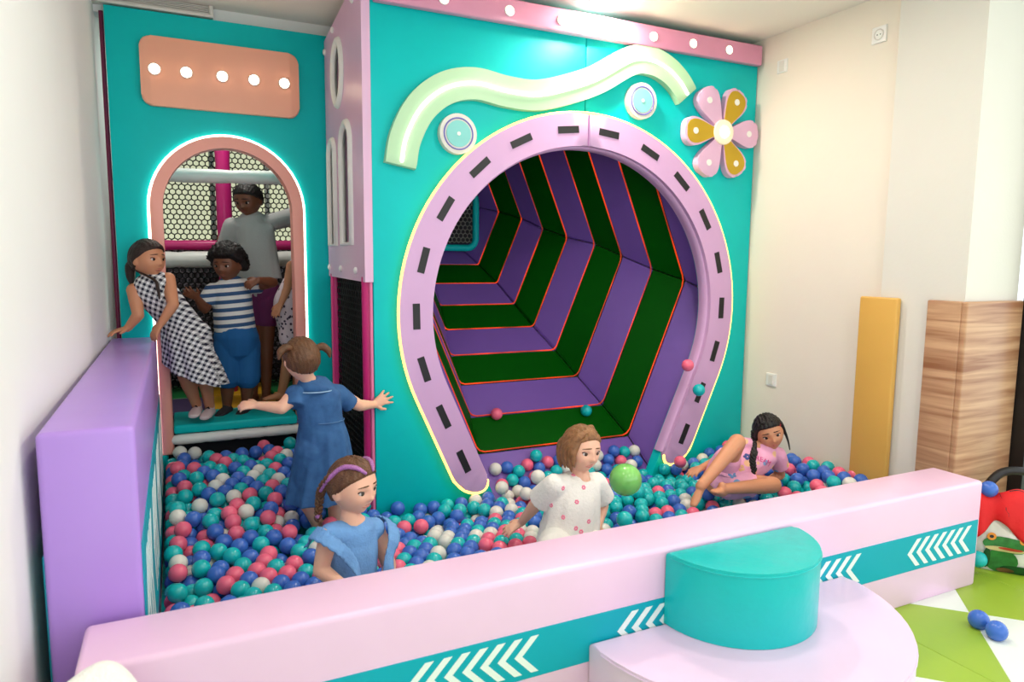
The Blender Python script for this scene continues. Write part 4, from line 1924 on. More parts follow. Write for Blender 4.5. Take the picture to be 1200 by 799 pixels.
def coord_mat(name, fn, rough=.85, bump=.15, bscale=200):
    m = bpy.data.materials.new(name); m.use_nodes = True; nt = m.node_tree; b = nt.nodes['Principled BSDF']; b.inputs['Roughness'].default_value = rough
    tc = nt.nodes.new('ShaderNodeTexCoord'); sx = nt.nodes.new('ShaderNodeSeparateXYZ'); mp = nt.nodes.new('ShaderNodeMapping'); nt.links.new(tc.outputs['Object'], mp.inputs[0]); nt.links.new(mp.outputs[0], sx.inputs[0])
    def ma(op, a, b_=None):
        n = nt.nodes.new('ShaderNodeMath'); n.operation = op
        for i, q in enumerate((a, b_)):
            if q is None: continue
            if isinstance(q, (int, float)): n.inputs[i].default_value = q
            else: nt.links.new(q, n.inputs[i])
        return n.outputs[0]
    def mix(fac, c1, c2):
        n = nt.nodes.new('ShaderNodeMix'); n.data_type = 'RGBA'; nt.links.new(fac, n.inputs[0])
        for i, c in ((6, c1), (7, c2)):
            if isinstance(c, tuple): n.inputs[i].default_value = (*lin(c), 1)
            else: nt.links.new(c, n.inputs[i])
        return n.outputs[2]
    col = fn(nt, ma, mix, sx.outputs, mp)
    nt.links.new(col, b.inputs['Base Color'])
    n2 = nt.nodes.new('ShaderNodeTexNoise'); n2.inputs['Scale'].default_value = bscale; nt.links.new(tc.outputs['Object'], n2.inputs['Vector'])
    bp = nt.nodes.new('ShaderNodeBump'); bp.inputs['Strength'].default_value = bump; bp.inputs['Distance'].default_value = .004; nt.links.new(n2.outputs['Fac'], bp.inputs['Height']); nt.links.new(bp.outputs['Normal'], b.inputs['Normal'])
    return m
def gingham(nt, ma, mix, o, mp):
    mp.inputs['Rotation'].default_value = (0, math.radians(-25), math.radians(25))
    a = ma('GREATER_THAN', ma('FRACT', ma('MULTIPLY', o[0], 38)), .5); b = ma('GREATER_THAN', ma('FRACT', ma('MULTIPLY', o[2], 38)), .5)
    return mix(ma('MULTIPLY', ma('ADD', a, b), .5), (238, 238, 240), (20, 22, 46))
def stripes(nt, ma, mix, o, mp):
    mp.inputs['Rotation'].default_value = (0, math.radians(5), 0)
    return mix(ma('GREATER_THAN', ma('FRACT', ma('ADD', ma('MULTIPLY', o[2], 21), .35)), .52), (226, 226, 224), (48, 84, 128))
def polka(nt, ma, mix, o, mp):
    v = nt.nodes.new('ShaderNodeTexVoronoi'); v.inputs['Scale'].default_value = 34; nt.links.new(mp.outputs[0], v.inputs['Vector'])
    return mix(ma('LESS_THAN', v.outputs['Distance'], .30), (232, 214, 222), (60, 44, 70))
def denim(nt, ma, mix, o, mp):
    n = nt.nodes.new('ShaderNodeTexNoise'); n.inputs['Scale'].default_value = 26; n.inputs['Detail'].default_value = 6; nt.links.new(mp.outputs[0], n.inputs['Vector'])
    return mix(n.outputs['Fac'], (24, 66, 116), (62, 112, 166))
def pastel(nt, ma, mix, o, mp):
    v = nt.nodes.new('ShaderNodeTexVoronoi'); v.inputs['Scale'].default_value = 16; nt.links.new(mp.outputs[0], v.inputs['Vector'])
    sp2 = nt.nodes.new('ShaderNodeSeparateColor'); nt.links.new(v.outputs['Color'], sp2.inputs[0])
    a = ma('MULTIPLY', ma('LESS_THAN', v.outputs['Distance'], .34), ma('GREATER_THAN', sp2.outputs[0], .55))
    b = ma('MULTIPLY', ma('LESS_THAN', v.outputs['Distance'], .30), ma('LESS_THAN', sp2.outputs[0], .28))
    return mix(b, mix(a, (240, 172, 206), (132, 168, 214)), (246, 196, 150))
SK_L = mat('skin_fair', (238, 184, 156), .5, sss=.15); SK_T = mat('skin_tan', (206, 142, 106), .5, sss=.12); SK_D = mat('skin_brown', (118, 70, 46), .48, sss=.08)
H_br = hair_mat('hair_brown', (98, 64, 40)); H_dk = hair_mat('hair_dark_brown', (46, 28, 22)); H_bk = hair_mat('hair_black', (20, 15, 15)); H_lb = hair_mat('hair_light_brown', (142, 98, 62))
def mirror_mid(a, b): return (np.array(a)+np.array(b))/2
def garment(t, name, m, keys=None, sleeves=(), extra=None, voxel=.0055, it=2, n=5, inner=.04, torso=None, cap=1.):
    g = G()
    if torso:                                   # cloth follows the body it covers
        sp_, rr, sd, sh, a, b, ups, S = TORSO[t]; i0, i1, fl = torso
        tube(g, sp_[i0:i1], [(q[0]+fl, q[1]+fl) for q in rr[i0:i1]], sd[i0:i1], 24)
        if cap:
            for q in (a, b): tube(g, [sh+(q-sh)*.3-ups*.012*S, sh+(q-sh)*.65-ups*.004*S, sh+(q-sh)*cap], [.046*S+fl, .043*S+fl, .038*S+fl*.8], None, 16)
    if keys: loft(g, interp_rings(keys, n), 72, inner)
    for s in sleeves: sleeve(g, *s)
    if extra: extra(g)
    return fuse(g, voxel, it).obj(name, m, t, True)
def thighs(t, J, f0, f1, r, pelvis=True):
    def ex(g):
        for q in 'lr':
            a, k = J['hi'+q], J['kn'+q]; tube(g, [a, a+(k-a)*f0, a+(k-a)*f1], [r, r, r*.97], None, 20)
        if pelvis: tube(g, [J['hil'], J['hir']], r*1.05, None, 20)
    return ex
def ring_tube(g, c, a, b, s, fw, r, n=36):
    s, fw = nrm(s), nrm(fw); tube(g, [np.array(c)+s*a*math.cos(x)+fw*b*math.sin(x) for x in np.linspace(0, 2*math.pi, n, endpoint=False)], r, np.cross(s, fw), 8, closed=True)

# --- girl in denim dress, seen from behind, one hand on the teal front
def girl_denim():
    Y = 3.30; s_, f_ = nrm(RC*.97-TC*.2), nrm(-TC*.97-RC*.2)
    J = dict(neck=P(363, 449, Y), shl=P(346, 462, Y-.02), shr=P(396, 461, Y+.03), ell=P(330, 478, Y-.05), wrl=P(302, 475, Y+.0), elr=P(421, 475, Y+.06), wrr=P(438, 474, FY_-.025),
             pel=P(377, 522, Y), hil=P(366, 528, Y-.02), hir=P(390, 528, Y+.02), knl=P(358, 582, Y-.0), knr=P(394, 578, Y+.02), anl=P(374, 618, Y+.05), anr=P(392, 625, Y+.10))
    H = Head(P(353, 421, Y-.02), .195, -TC*.75-RC*.62+UP*-.12, UP+RC*.05)
    t, b = person('girl in a blue denim dress with pigtails, seen from behind, touching the teal front', (J['pel'][0], Y, .03), J, H, SK_L, 1.0,
        [(J['wrl'], P(280, 474, Y+.02)-J['wrl'], UP*.8+TC*.5, 1, dict(curl=.45, k=.95)), (J['wrr'], P(455, 464, FY_-.018)-J['wrr'], TC, 1, dict(curl=.03, spread=.26, k=1.0, thumb=1.2))],
        [(J['anl'], J['anl']+f_*.1-UP*.03, 1.), (J['anr'], J['anr']+f_*.1-UP*.02, 1.)])
    D = coord_mat('denim_cloth', denim)
    keys = [(P(365, 450, Y), .052, .045, s_, f_, 0, 9, 0), (P(369, 459, Y), .108, .065, s_, f_, 0, 9, 0), (P(373, 474, Y), .106, .078, s_, f_, 0, 9, 0), (P(376, 492, Y), .102, .080, s_, f_, .01, 9, 0),
            (P(378, 512, Y), .118, .100, s_, f_, .035, 9, .3), (P(378, 545, Y), .138, .118, s_, f_, .055, 9, .6), (P(375, 584, Y), .158, .135, s_, f_, .07, 9, 1.)]
    d = garment(t, 'denim_dress', D, keys, [(J['shl'], P(345, 476, Y-.05), .046, .046), (J['shr'], P(411, 474, Y+.05), .046, .046)], torso=(3, 18, .011), extra=thighs(t, J, .3, .62, .079))
    g = G(); loft(g, [(P(363, 444, Y), .048, .046, s_, f_, 0, 1, 0), (P(365, 450, Y), .066, .064, s_, f_, 0, 1, 0), (P(367, 457, Y-.005), .088, .072, s_, f_, 0, 1, 0)], 40, .01); c = g.obj('collar', D, t, True)
    g = G(); ring_tube(g, P(367, 457, Y-.005), .089, .073, s_, f_, .0035); g.obj('piping', mat('pale_denim', (140, 172, 204), .8), c, True)
    g = G(); ring_tube(g, P(376, 492, Y), .107, .085, s_, f_, .0028); g.obj('waist_seam', mat('denim_seam', (70, 110, 156), .8), t, True)
    hair_cap(t, H, H_br, hl_std(.26, -.06, -.40), .045, .007, part_x=0)
    for s, tie, mm in ((-1, 'white_hair_tie', mat('tie_white', (236, 230, 224), .4)), (1, 'coral_hair_tie', mat('tie_coral', (226, 110, 84), .4))):
        b0 = H.w((s*.34, -.18, .26))[0]; g = G()
        strand(g, [b0, H.w((s*.46, -.20, .28))[0], H.w((s*.58, -.22, .18))[0], H.w((s*.62, -.22, .04))[0]], [.016, .019, .016, .006]); g.obj('pigtail', H_br, t, True)
        g = G(); ell(g, H.w((s*.41, -.19, .28))[0], H.ax(.035, .075, .075)); g.obj(tie, mm, t, True)
    face(t, H, brow=(110, 78, 50))
girl_denim()

# --- girl in light blue top sitting at the barrier
def girl_blue():
    Y = 2.46; f_ = nrm(TC*.62+RC*.78); s_ = nrm(TC*.78-RC*.62)      # s_: towards her right side
    J = dict(neck=P(411, 606, Y), shr=P(385, 627, Y-.05), shl=P(440, 619, Y+.06), elr=P(376, 668, Y-.08), wrr=P(410, 692, Y-.17), ell=P(456, 662, Y+.06), wrl=P(452, 690, Y-.02),
             pel=P(408, 702, Y+.02), hir=P(398, 712, Y), hil=P(424, 708, Y+.06), knr=P(398, 712, Y)+f_*.22-UP*.03, knl=P(424, 708, Y+.06)+f_*.22-UP*.03)
    J['anr'] = J['knr']-f_*.17-UP*.07+s_*.02; J['anl'] = J['knl']-f_*.17-UP*.07-s_*.02
    H = Head(P(413, 569, Y), .205, RC*.86+TC*.46-UP*.10, UP-RC*.06)
    t, b = person('girl in a light blue ruffled top sitting in the balls, looking right', (J['pel'][0], Y, .06), J, H, SK_L, .96,
        [(J['wrr'], RC*.9+TC*.3, UP, 1, dict(curl=.3)), (J['wrl'], f_-UP*.3, UP, -1, dict(curl=.3))], [(J['anr'], J['anr']-f_*.1, .9), (J['anl'], J['anl']-f_*.1, .9)])
    B = mat('light_blue_linen', (110, 160, 216), .85, .3, 120, .08, 20)
    keys = [(P(413, 621, Y), .062, .050, s_, f_, 0, 7, 0), (P(412, 630, Y), .102, .066, s_, f_, .0, 7, 0), (P(411, 650, Y), .108, .084, s_, f_, .015, 7, .4), (P(409, 685, Y), .108, .088, s_, f_, .03, 7, .6), (P(407, 715, Y), .122, .102, s_, f_, .05, 7, .8)]
    garment(t, 'blue_top', B, keys, torso=(2, 16, .010), cap=.9)
    # ruffled cap sleeves and a ruffle down the chest, thin cloth
    def frill(path, width, out, waves, name):
        p = cr(path, 8); n = len(p); v = []; f = []
        for i in range(n):
            for j in range(6):
                w_ = j/5; wd = width(i/(n-1)); v.append(p[i]+out(i/(n-1))*wd*w_+f_*.012*math.sin(waves*i/(n-1)*6.28)*w_+UP*.004*math.sin(waves*i))
        for i in range(n-1):
            for j in range(5): a = i*6+j; f.append((a, a+1, a+7, a+6))
        o = obj(name, v, f, B, t, True); md = o.modifiers.new('thick', 'SOLIDIFY'); md.thickness = .005; return o
    for s, sh in ((1, J['shr']), (-1, J['shl'])):
        ax = s_*s
        frill([sh+ax*.002-f_*.075-UP*.02, sh+ax*.022-f_*.03+UP*.03, sh+ax*.024+f_*.03+UP*.03, sh-ax*.012+f_*.085-UP*.02, sh-ax*.045+f_*.10-UP*.08, sh-ax*.06+f_*.105-UP*.15],
              lambda u: .058-.020*u, lambda u: nrm(ax*(1-.25*u)+f_*.55*u-UP*(.55+.25*u)), 2.5, 'ruffle')
    hair_cap(t, H, H_br, hl_std(.29, -.04, -.36), .040, .006, part_x=.0)
    g = G(); braid(g, [H.w((.26, -.02, .36))[0], H.w((.36, -.22, .16))[0], H.w((.30, -.44, -.12))[0], H.w((.28, -.50, -.38))[0], H.w((.30, -.50, -.66))[0]], .017, .011, 15); g.obj('braid', H_br, t, True)
    g = G(); braid(g, [H.w((-.26, -.02, .36))[0], H.w((-.36, -.22, .16))[0], H.w((-.30, -.44, -.12))[0], H.w((-.26, -.48, -.42))[0]], .017, .011, 12); g.obj('braid', H_br, t, True)
    R_ = mat('lilac_glitter_ribbon', (176, 112, 178), .3, .5, 300, .3, 200)
    for sx in (1, -1):
        g = G(); strand(g, [H.w((sx*.10, .36, .36))[0], H.w((sx*.20, .22, .45))[0], H.w((sx*.29, .0, .42))[0], H.w((sx*.38, -.2, .2))[0], H.w((sx*.34, -.42, -.1))[0]], [.006, .009, .009, .009, .006]); g.obj('ribbon', R_, t, True)
    g = G(); ell(g, H.w((.30, -.50, -.62))[0], H.ax(.05, .05, .05)); g.obj('hair_tie', R_, t, True)
    face(t, H, iris=(70, 60, 48), brow=(104, 72, 46), lip=(206, 118, 108))
girl_blue()

# --- girl in white, leaning on one hand
def girl_white():
    Y = 2.48; f_ = nrm(TC*.86+RC*.5); s_ = nrm(TC*.5-RC*.86)        # s_: towards her right side (picture left)
    J = dict(neck=P(680, 556, Y), shr=P(650, 569, Y-.0), shl=P(698, 566, Y+.03), elr=P(627, 592, Y+.10), wrr=P(611, 612, Y+.20), ell=P(706, 592, Y+.06), wrl=P(700, 618, Y+.0),
             pel=P(664, 634, Y+.03), hir=P(652, 640, Y+.02), hil=P(676, 638, Y+.05), knr=P(650, 648, Y-.10)+UP*.02, knl=P(690, 640, Y-.08))
    J['anr'] = J['knr']-UP*.14-f_*.05; J['anl'] = J['knl']-UP*.14-f_*.04
    H = Head(P(681, 526, Y), .195, TC*.84+RC*.54-UP*.06, UP+RC*.10)
    t, b = person('girl in a white blouse with pink flowers leaning on one hand among the balls', (J['pel'][0], Y, .06), J, H, SK_L, .98,
        [(J['wrr'], P(594, 621, Y+.22)-J['wrr'], UP*.9+TC*.3, 1, dict(curl=.28, spread=.16)), (J['wrl'], -UP+f_*.3, f_, -1, dict(curl=.3))], [(J['anr'], J['anr']+f_*.1, .9), (J['anl'], J['anl']+f_*.1, .9)])
    W = mat('white_cotton', (236, 232, 226), .9, .35, 90)
    keys = [(P(679, 561, Y), .060, .052, s_, f_, 0, 8, 0), (P(677, 569, Y), .104, .066, s_, f_, .01, 8, 0), (P(673, 585, Y), .118, .092, s_, f_, .025, 8, .3), (P(669, 610, Y), .128, .108, s_, f_, .035, 8, .5), (P(665, 634, Y-.01), .136, .118, s_, f_, .045, 8, .8)]
    d = garment(t, 'white_blouse', W, keys, [(J['shr'], P(634, 586, Y+.07), .052, .060), (J['shl'], P(706, 584, Y+.05), .050, .056)], torso=(2, 16, .011))
    def shorts(g):
        for h, k in ((J['hir'], J['knr']), (J['hil'], J['knl'])): tube(g, cr([h, h+(k-h)*.5+UP*.01, k], 5), .078, None, 20); tube(g, [k, k-UP*.10], .075, None, 20)
        tube(g, [J['hir'], J['hil']], .09, None, 20)
    garment(t, 'white_trousers', W, extra=shorts)
    bv = bvh_of(d); Pk = mat('pink_embroidery', (240, 130, 160), .8)
    for px, py in ((660, 572), (684, 571), (660, 606), (676, 588), (690, 611), (675, 619), (672, 556.5), (681, 623), (646, 592)):
        l, n = hit(bv, px, py)
        if l is None: continue
        u = nrm(np.cross(n, UP)); v_ = np.cross(n, u); g = G()
        for k in range(6): a = k*math.pi/3; ell(g, l+(u*math.cos(a)+v_*math.sin(a))*.0062, np.array([u*.0042, v_*.0042, n*.002]), 8, 6)
        g.obj('flower_motif', Pk, d, True)
    hair_cap(t, H, H_lb, hl_std(.32, -.04, -.46), .045, .007, part_x=-.08)
    g = G()
    for x0, x1, z1, y1 in ((.30, .40, -.42, .16), (.34, .42, -.36, .05), (.33, .41, -.40, -.06), (.24, .385, -.30, .22)):
        strand(g, [H.w((x0*.5, .25, .44))[0], H.w((x0, .20, .30))[0], H.w((x1+.01, y1, .02))[0], H.w((x1-.02, y1, z1*.6))[0], H.w((x1-.06, y1+.02, z1))[0]], [.012, .018, .017, .013, .004])
    for x0, x1, z1, y1 in ((-.28, -.40, -.22, -.20), (-.28, -.39, -.40, -.22), (-.2, -.3, -.46, -.32), (.0, .0, -.48, -.36), (.2, .3, -.46, -.30)):
        strand(g, [H.w((x0*.6, .05, .48))[0], H.w((x0, -.05, .32))[0], H.w((x1, y1, .05))[0], H.w((x1, y1, z1*.6))[0], H.w((x1*.9, y1, z1))[0]], [.014, .022, .022, .018, .005])
    g.obj('hair_strands', H_lb, t, True)
    face(t, H, iris=(74, 52, 36), brow=(120, 84, 54), lip=(210, 116, 112))
girl_white()

# --- girl in pink reclining at the right wall
def girl_pink():
    Y = 2.72; f_ = nrm(TC*.85-RC*.35+UP*.45); s_ = nrm(-RC*.85-TC*.3+UP*.2)
    J = dict(neck=P(890, 522, Y), shr=P(874, 522, Y+.04), shl=P(911, 533, Y-.02), elr=P(846, 537, Y+.12), wrr=P(822, 548, Y+.10), ell=P(914, 556, Y+.02), wrl=P(896, 566, Y+.02),
             pel=P(849, 560, Y+.02), hir=P(843, 556, Y+.06), hil=P(855, 567, Y-.02), knr=P(864, 518, Y-.10), knl=P(906, 568, Y-.14), anr=P(821, 570, Y-.18), anl=P(846, 573, Y-.20), spine=P(868, 548, Y+.02))
    H = Head(P(901, 506, Y-.02), .190, TC*.93-RC*.10-UP*.12, UP-RC*.34)
    t, b = person('girl in a pink printed outfit reclining on the balls by the right wall', (J['pel'][0], Y, .12), J, H, SK_T, .97,
        [(J['wrr'], P(806, 556, Y+.08)-J['wrr'], UP, 1, dict(curl=.3)), (J['wrl'], -RC+UP*.1, UP, -1, dict(curl=.3))],
        [(J['anr'], P(814, 584, Y-.20), .72), (J['anl'], P(834, 570, Y-.24), .78)])
    Pm = coord_mat('pink_print_cloth', pastel)
    up = nrm(J['neck']-J['pel'])
    keys = [(P(891, 526, Y), .055, .048, s_, f_, 0, 6, 0), (P(887, 532, Y), .104, .064, s_, f_, .01, 6, 0), (P(877, 541, Y), .100, .078, s_, f_, .02, 6, .3), (P(862, 552, Y), .098, .080, s_, f_, .02, 6, .5), (P(850, 561, Y), .106, .088, s_, f_, .03, 6, .6)]
    d = garment(t, 'pink_tunic', Pm, keys, [(J['shr'], P(864, 528, Y+.07), .045, .047), (J['shl'], P(914, 546, Y-.0), .046, .050)], torso=(2, 18, .010))
    def shorts(g):
        tube(g, cr([J['hir'], J['hir']+(J['knr']-J['hir'])*.45], 4), [.080, .078, .076, .074, .072], None, 20); tube(g, cr([J['hil'], J['hil']+(J['knl']-J['hil'])*.38], 4), [.080, .079, .077, .075, .073], None, 20)
        tube(g, [J['hir'], J['hil']], .085, None, 20)
    garment(t, 'pink_shorts', Pm, extra=shorts)
    # lettering on the chest
    bv = bvh_of(d); c, n = hit(bv, 892, 541)
    if c is not None:
        cu = bpy.data.curves.new('txt', 'FONT'); cu.body = 'DREAM'; cu.size = .038; cu.align_x = 'CENTER'; cu.resolution_u = 3
        to = bpy.data.objects.new('txt', cu); COL.objects.link(to); bpy.context.view_layer.update()
        me = to.evaluated_get(bpy.context.evaluated_depsgraph_get()).to_mesh(); vs = [tuple(v.co) for v in me.vertices]; fs = [tuple(p.vertices) for p in me.polygons]
        bpy.data.objects.remove(to)
        ux = nrm(RC*.93-UP*.36); uy = nrm(np.cross(n, ux)); uy = uy if uy[2] > 0 else -uy; out = []
        for x, y, _ in vs:
            q = c+ux*x+uy*y; l, nn, _, _ = bv.ray_cast(Vector(q+n*.08), Vector(-n)); out.append((np.array(l) if l is not None else q)+n*.0025)
        obj('lettering', out, fs, mat('magenta_print', (214, 30, 128), .6), d)
    for px, py, col_ in ((876, 535, (64, 84, 150)), (858, 556, (110, 150, 200)), (884, 553, (246, 180, 120)), (868, 548, (240, 190, 140))):
        l, n = hit(bv, px, py)
        if l is None: continue
        u = nrm(np.cross(n, UP)); v_ = np.cross(n, u); g = G()
        for k in range(5): a = k*1.2566; ell(g, l+(u*math.cos(a)+v_*math.sin(a))*.013, np.array([u*.010, v_*.010, n*.0022]), 10, 6)
        g.obj('flower_motif', mat('motif_%d' % col_[0], col_, .8), d, True)
    hair_cap(t, H, H_bk, hl_std(.24, -.02, -.40), .055, .008, part_x=.03)
    g = G(); braid(g, [H.w((-.0, -.0, .50))[0]*.0+H.w((.36, .05, .12))[0], H.w((.44, .06, -.14))[0], P(884, 528, Y-.10), P(882, 540, Y-.12), P(884, 552, Y-.13)], .019, .012, 15)
    g.obj('braid', H_bk, t, True)
    g = G(); strand(g, [H.w((-.1, .30, .42))[0], H.w((-.33, .18, .22))[0], H.w((-.40, .10, -.10))[0], H.w((-.42, .10, -.36))[0], H.w((-.40, .12, -.62))[0]], [.008, .012, .008, .005, .003])
    strand(g, [H.w((.1, .30, .42))[0], H.w((.32, .18, .22))[0], H.w((.39, .12, .0))[0], H.w((.40, .06, -.2))[0]], [.010, .014, .012, .008]); g.obj('loose_strands', H_bk, t, True)
    g = G(); ell(g, H.w((-.30, .24, .24))[0], H.ax(.03, .03, .06)); g.obj('red_hair_clip', mat('clip_red', (224, 40, 60), .3), t, True)
    face(t, H, iris=(40, 26, 20), brow=(50, 32, 24), lip=(190, 96, 88), smile=.4)
girl_pink()

# --- girl in gingham dress bending over the purple barrier
def girl_gingham():
    Y = 4.22; f_ = nrm(TC*.95-RC*.25); s_ = nrm(-RC*.85+TC*-.25+UP*.35)    # s_ to her right (picture left)
    J = dict(neck=P(176, 327, Y), shr=P(157, 340, Y), shl=P(197, 327, Y), elr=P(162, 369, Y-.04), wrr=P(149, 385, Y-.02), ell=P(203, 357, Y-.10), wrl=P(188, 380, Y-.10),
             pel=P(218, 388, Y+.07), hir=P(208, 396, Y+.07), hil=P(230, 392, Y+.07), knr=P(219, 444, Y+.10), knl=P(240, 440, Y+.12), anr=P(231, 476, Y+.19), anl=P(246, 478, Y+.18))
    H = Head(P(173, 304, Y), .200, RC*.93+TC*.30+UP*.02, UP+RC*.05)
    t, b = person('girl in a black and white gingham dress leaning on the purple barrier', (J['pel'][0], Y+.15, .47), J, H, SK_T, 1.0,
        [(J['wrr'], P(134, 388, Y-.04)-J['wrr'], UP, -1, dict(curl=.3)), (J['wrl'], P(180, 392, Y-.10)-J['wrl'], TC*.5+UP*.4-RC*.2, 1, dict(curl=.35))], [])
    Gm = coord_mat('gingham_cloth', gingham)
    keys = [(P(178, 333, Y), .060, .050, s_, f_, 0, 9, 0), (P(180, 341, Y), .090, .062, s_, f_, 0, 9, 0), (P(194, 357, Y+.02), .094, .074, s_, f_, .0, 9, 0), (P(208, 372, Y+.04), .092, .078, s_, f_, .01, 9, .2),
            (P(217, 395, Y+.06), .135, .108, nrm(s_-UP*.1), f_, .05, 9, .4), (P(225, 418, Y+.07), .168, .130, nrm(s_-UP*.05), f_, .06, 9, .7), (P(230, 436, Y+.07), .192, .145, s_, f_, .065, 9, 1.)]
    garment(t, 'gingham_dress', Gm, keys, torso=(2, 17, .009), cap=.55, extra=thighs(t, J, .2, .45, .079))
    hair_cap(t, H, H_dk, hl_std(.27, .0, -.34), .05, .007)
    g = G(); strand(g, [H.w((.0, -.42, -.05))[0], H.w((.06, -.52, -.20))[0], H.w((.10, -.50, -.48))[0], H.w((.12, -.42, -.75))[0]], [.026, .030, .022, .006]); g.obj('ponytail', H_dk, t, True)
    g = G(); strand(g, [H.w((.30, -.10, -.30))[0], P(181, 328, Y-.085), P(185, 338, Y-.10), P(187, 350, Y-.10)], [.004, .008, .010, .004]); g.obj('front_lock', H_dk, t, True)
    S_ = mat('pale_sock', (226, 206, 206), .9, .2, 150)
    for a, d_ in ((J['anr'], P(228, 492, Y+.10)), (J['anl'], P(242, 494, Y+.10))):
        g = G(); d0 = nrm(np.array([(d_-a)[0], (d_-a)[1], 0])); foot(g, a, a+d0*.1, 1.06); so = fuse(g, .005, 2).obj('sock', S_, t, True)
        g = G(); tube(g, [a+d0*.03+UP*.004+s_*.028-UP*.02, a+d0*.035+UP*.012, a+d0*.03+UP*.004-s_*.028-UP*.02], .005, None, 8); g.obj('sock_band', M_black, so, True)
    face(t, H, iris=(46, 32, 24), brow=(58, 38, 28), lip=(190, 104, 92))
girl_gingham()

# --- boy in striped shirt
def boy_striped():
    Y = 4.60; f_ = nrm(TC); s_ = nrm(-RC)
    J = dict(neck=P(270, 331, Y), shr=P(249, 341, Y), shl=P(294, 334, Y), elr=P(240, 362, Y-.02), wrr=P(231, 349, Y-.10), ell=P(320, 331, Y-.06), wrl=P(303, 328, Y-.14),
             pel=P(277, 398, Y), hir=P(266, 402, Y), hil=P(290, 402, Y), knr=P(267, 442, Y-.02), knl=P(290, 442, Y-.02), anr=P(266, 476, Y), anl=P(289, 476, Y))
    H = Head(P(267, 310, Y-.02), .200, TC*.96-RC*.14-UP*.12)
    t, b = person('boy in a blue and white striped shirt and blue shorts standing in the doorway', (J['pel'][0], Y, .47), J, H, SK_D, 1.02,
        [(J['wrr'], P(222, 344, Y-.14)-J['wrr'], TC, 1, dict(curl=.4)), (J['wrl'], P(291, 333, Y-.15)-J['wrl'], TC*.7+UP*.4, 1, dict(curl=.6))], [], fat=1.12)
    keys = [(P(271, 334, Y), .060, .052, s_, f_, 0, 6, 0), (P(271, 342, Y), .112, .070, s_, f_, 0, 6, 0), (P(273, 362, Y), .118, .090, s_, f_, .01, 6, 0), (P(275, 380, Y), .122, .098, s_, f_, .01, 6, 0), (P(276, 393, Y), .120, .098, s_, f_, .02, 6, 0)]
    garment(t, 'striped_shirt', coord_mat('striped_cloth', stripes), keys, [(J['shr'], P(241, 355, Y-.01), .050, .050), (J['shl'], P(306, 334, Y-.03), .052, .052)], torso=(4, 18, .011))
    def shorts(g):
        for h, k in ((J['hir'], J['knr']), (J['hil'], J['knl'])): tube(g, [h, h+(k-h)*.5, h+(k-h)*.98], [.078, .078, .080], None, 20)
        tube(g, [J['pel']+UP*.02, J['pel']-UP*.04], [(.136, .118), (.124, .108)], s_, 20)
    garment(t, 'blue_shorts', mat('blue_jersey', (22, 96, 158), .85, .2, 60), extra=shorts)
    hair_cap(t, H, H_bk, hl_std(.21, .06, -.20), .20, .0, .035, 'afro_hair')
    for a in (J['anr'], J['anl']): g = G(); foot(g, a, a+TC*.1, 1.06); fuse(g, .005, 2).obj('sock', mat('dark_sock', (52, 48, 54), .9), t, True)
    face(t, H, iris=(26, 16, 12), brow=(26, 18, 16), lip=(140, 78, 66))
boy_striped()

# --- older child in grey shirt behind
def teen_grey():
    Y = 4.98; f_ = nrm(TC); s_ = nrm(-RC)
    J = dict(neck=P(294, 256, Y), shr=P(272, 265, Y), shl=P(320, 260, Y), elr=P(264, 296, Y+.05), wrr=P(259, 288, Y+.28), ell=P(354, 252, Y+.02), wrl=P(372, 232, Y+.05),
             pel=P(302, 335, Y), hir=P(293, 342, Y), hil=P(314, 342, Y), knr=P(296, 400, Y), knl=P(312, 402, Y), anr=P(297, 462, Y), anl=P(312, 463, Y))
    H = Head(P(291, 234, Y-.03), .215, TC*.93-RC*.20-UP*.34)
    t, b = person('older child in a plain grey T-shirt standing behind the boy and looking down', (J['pel'][0], Y, .47), J, H, SK_D, 1.12,
        [(J['wrr'], P(254, 282, 5.34)-J['wrr'], -RC*.6+TC*.3, 1, dict(curl=.5, k=1.1)), (J['wrl'], UP+RC*.3, TC, -1, dict(curl=.2, k=1.1))], [(J['anr'], J['anr']+TC*.1, 1.15), (J['anl'], J['anl']+TC*.1, 1.15)])
    keys = [(P(294, 257, Y), .062, .055, s_, f_, 0, 6, 0), (P(296, 265, Y), .132, .078, s_, f_, 0, 6, 0), (P(298, 285, Y), .140, .098, s_, f_, .012, 6, 0), (P(301, 308, Y), .142, .104, s_, f_, .02, 6, .3), (P(303, 326, Y), .150, .108, s_, f_, .03, 6, .5)]
    garment(t, 'grey_shirt', mat('grey_jersey', (176, 176, 176), .9, .25, 50), keys, [(J['shr'], P(265, 290, Y+.03), .058, .062), (J['shl'], P(346, 253, Y+.02), .058, .062)], torso=(4, 18, .012))
    def shorts(g):
        for h, k in ((J['hir'], J['knr']), (J['hil'], J['knl'])): tube(g, [h, h+(k-h)*.25, h+(k-h)*.5], [.086, .084, .082], None, 20)
        tube(g, [J['pel']+UP*.03, J['pel']-UP*.03], [(.128, .10), (.12, .095)], s_, 20)
    garment(t, 'purple_shorts', mat('purple_jersey', (112, 40, 92), .85, .2, 60), extra=shorts)
    hair_cap(t, H, H_bk, hl_std(.25, .02, -.32), .045, .006)
    g = G(); ell(g, H.w((.10, -.14, .66))[0], H.ax(.20, .20, .17)); g.obj('hair_bun', H_bk, t, True)
    face(t, H, iris=(26, 16, 12), brow=(26, 18, 16), lip=(130, 72, 62))
teen_grey()

